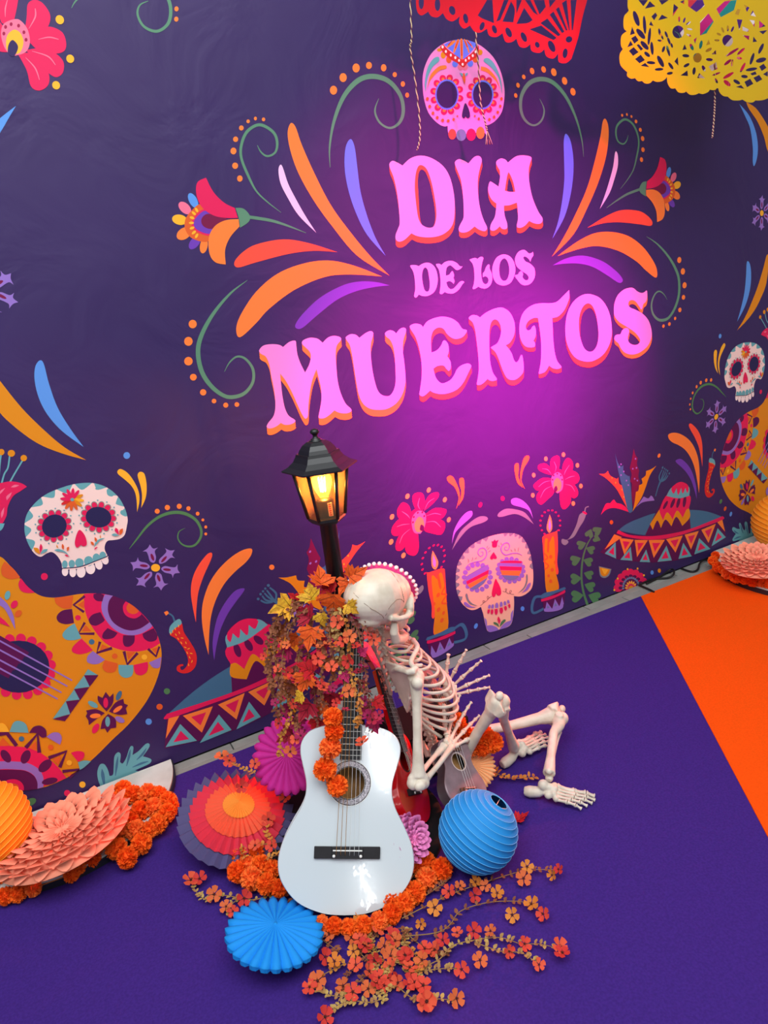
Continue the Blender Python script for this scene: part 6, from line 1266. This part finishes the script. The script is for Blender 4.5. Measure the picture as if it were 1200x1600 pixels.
YH += ["120,275! 138,208! 160,262!", "130,300! 165,278! 188,315! 155,342!", "100,370! 125,318! 145,352!", "112,398! 150,368! 188,408! 145,438!", "172,352! 190,345! 225,382! 205,397!", "160,462! 205,428! 238,470! 195,495!", "203,515! 240,492! 272,525!", "185,0! 262,0! 225,50!", "275,10! 320,50! 238,68!", "345,0! 425,0! 370,38!", "288,130! 320,98! 335,120! 310,160!", "340,160! 370,115! 418,140!", "270,195! 285,165! 305,205!", "462,30! 500,60! 455,130!", "510,15! 545,0! 545,35!", "575,0! 690,0! 705,45! 640,95! 575,50!", "668,170! 735,105! 775,170! 720,260! 668,278!", "795,70! 860,10! 955,0! 935,80! 830,135!", "618,310! 645,290! 630,345!", "715,355! 735,310! 748,345!", "530,392! 548,345! 565,385!", "758,425! 792,390! 795,425!", "735,520! 795,485! 805,540! 758,555!", "515,590! 570,550! 575,595!", "645,610! 662,570! 708,612!", "467,480! 495,445! 500,515!", "955,150! 1000,155! 975,240!", "1000,205! 1050,230! 1045,250! 1000,240!", "1055,155! 1095,160! 1095,215!", "1130,160! 1180,205! 1130,220!", "1130,245! 1195,235! 1160,270!", "1060,120! 1080,80! 1105,130!", "940,110! 960,70! 985,75! 970,120!", "1010,35! 1055,60! 1035,95!", "1000,275! 1055,280! 1050,315!", "1080,330! 1085,285! 1115,325!", "1015,640! 1060,615! 1085,655! 1035,682!", "1085,608! 1130,585! 1155,620! 1110,645!", "1130,520! 1165,498! 1188,530! 1150,555!", "1060,575! 1100,558! 1112,580! 1075,590!", "948,680! 990,665! 1015,695!", "1160,580! 1198,555! 1198,600!"]
banner('yellow cut-foil banner with flower cut-outs hanging at the upper right', (960, 0, 5), "105,-60! 103,50 110,85 75,130 72,215 95,245! 55,280 50,350 65,385! 40,430 48,510 100,565! 100,595 130,615 160,610! 185,635 215,632! 240,652 275,650 300,628! 330,640 370,635 400,615! 410,600! 415,650 440,690 475,690! 500,722 540,725 560,715! 590,740 630,740 660,728! 690,735 730,720 745,700! 780,705 800,690 812,690! 820,720 850,750 885,755! 920,782 970,785 1000,778! 1040,800 1080,800 1100,785! 1140,785 1180,775 1230,740 1260,600 1260,-60!", YH, -.42, yel, 2.56, .0)
RH = [ov(75, 15, 17, 45), ov(180, 30, 18, 42, 0), ov(275, 68, 20, 30, -15), ov(362, 120, 16, 32, -10), ov(468, 170, 15, 28, 20), ov(548, 190, 15, 28, -20), ov(640, 210, 18, 34, -25), ov(738, 240, 17, 34, -25), ov(825, 290, 15, 20, -20), ov(918, 300, 20, 40, -25), ov(1005, 345, 16, 32, 8), ov(1030, 255, 22, 20, -35),
 "440,100! 500,0! 535,0! 545,150! 470,120", "560,140! 610,0! 640,0! 585,130!", "600,140! 655,10! 680,60 670,145!", "690,155! 740,50! 795,130! 760,150", "690,0! 725,0! 690,90!", "745,0! 800,80! 830,100! 780,0!", "800,0! 870,0! 880,45! 840,95!", "905,50! 945,0! 900,0!", "845,150! 890,120! 975,225! 960,235!", "905,95! 930,75! 1000,205! 985,215!", "945,60! 965,45! 1020,195! 1010,198!", "985,20! 1015,0! 1035,195! 1030,196!", "1040,0! 1080,0! 1055,195! 1048,195!", "775,190! 850,165! 950,245! 930,260!"]
banner('red cut-foil banner with scalloped hem hanging at the top', (640, 0, 4.138), "40,-60! 45,60 75,100 120,75! 140,105 180,112 215,85! 240,125 280,138 325,105! 320,150 350,185 390,165! 420,205 460,210 500,185! 515,230 560,240 600,215! 620,270 660,272 690,250! 710,300 750,308 780,285! 790,330 840,342 870,318! 885,365 930,378 960,345! 965,400 1010,408 1045,380! 1090,240 1120,100 1165,-60!", RH, -.30, redf, 2.58, .0)
# striped cloth strip behind the yellow banner
bm = bmesh.new(); cols_ = ((200, 30, 130), (240, 230, 236), (80, 30, 130), (30, 140, 140), (196, 150, 50), (206, 50, 70)); c0 = at_y(1120, 60, -.30)
mats_ = [mat('stripe_%d' % i, c, .8) for i, c in enumerate(cols_)]
ux = Vector((.80, 0, .60)); uz = Vector((-.60, 0, .80)); order = [0, 1, 2, 4, 3, 0, 1, 2, 5]
for i, k in enumerate(order):
    h0 = -.20+.035*i
    for y0, s in ((0, 1), (.002, -1)):
        v = [bm.verts.new(ux*a_+uz*b_+Vector((0, y0, 0))) for a_, b_ in ((-.24, h0), (.30, h0), (.30, h0+.035), (-.24, h0+.035))]
        f = bm.faces.new(v if s > 0 else v[::-1]); f.material_index = k
# reaches up to the cord
o = obj('striped_cloth', bm, mats_); o.location = c0+Vector((.02, 0, .12)); tag(o, 'striped magenta and purple cloth showing through the yellow banner', 'banner')
cordm = mat('twine_cream', (226, 206, 160), .8); cordd = mat('twine_plum', (96, 40, 70), .8)
for nm, Y, z in (('thin cord carrying the yellow banner above the frame', -.42, 2.56), ('thin cord carrying the red banner above the frame', -.30, 2.58)):
    bm = bmesh.new(); add_tube(bm, [(-3.0, Y, z+.06), (-1.5, Y, z+.02), (0, Y, z), (1.5, Y, z+.02), (3.2, Y, z+.06)], .002, 6); tag(obj('cord', bm, cordm), nm, 'cord')
def twine(label, px, Y, tail=0):
    P = crom([at_y(x, y, Y) for x, y in px], 14); P = [p for p in P]
    t = thing('twine', label, 'string', P[-1]); o0 = Vector(t.location)
    for s, m in ((0, cordm), (PI, cordd)):
        bm = bmesh.new(); Q = []
        n = 160
        for i in range(n):
            f = i/(n-1)*(len(P)-1); k = min(int(f), len(P)-2); p = P[k].lerp(P[k+1], f-k); a_ = i*.85+s; Q.append(p-o0+Vector((.0016*math.cos(a_), .0016*math.sin(a_), 0)))
        add_tube(bm, Q, .0019, 5)
        obj('strand', bm, m, t)
    if tail:
        for j in range(7):
            bm = bmesh.new(); d = Vector((.006*(j-3)*.8+.004, .002*(j % 3-1), -.045)); add_tube(bm, [Vector((0, 0, 0)), d*.5+Vector((.002*(j % 2), 0, 0)), d], .0013, 4); obj('fray', bm, (cordm, cordd)[j % 2], t)
twine('striped twine hanging left of the printed pink skull', [(637, -90), (641, 0), (643, 60), (641, 75), (648, 120), (655, 180), (656, 215), (652, 234)], -.11)
twine('striped twine with frayed end hanging over the printed pink skull', [(743, -100), (743, 0), (744, 60), (748, 110), (751, 160), (758, 190), (761, 204)], -.14, 1)
twine('short striped twine hanging below the yellow banner', [(1116, 60), (1117, 142), (1116, 180), (1113, 215)], -.40)
cab = mat('black_cable', (18, 18, 20), .5)
def cable(label, px):
    bm = bmesh.new(); add_tube(bm, crom([at_z(x, y, z) for x, y, z in px], 8), .0052, 7); tag(obj('cable', bm, cab), label, 'cable')
cable('black cable looping out from under the backdrop', [(1000, 913, .008), (1020, 905, .008), (1042, 903, .008), (1052, 898, .02), (1052, 890, .03), (1044, 892, .02), (1030, 902, .008), (1010, 912, .008)])
cable('black cable running along the tiles to the right disc', [(998, 914, .008), (1012, 920, .008), (1022, 925, .008)])
cable('black cable bending down beside the pale right disc', [(1064, 888, .008), (1080, 893, .008), (1090, 890, .012), (1093, 881, .02), (1098, 876, .02), (1106, 874, .01)])
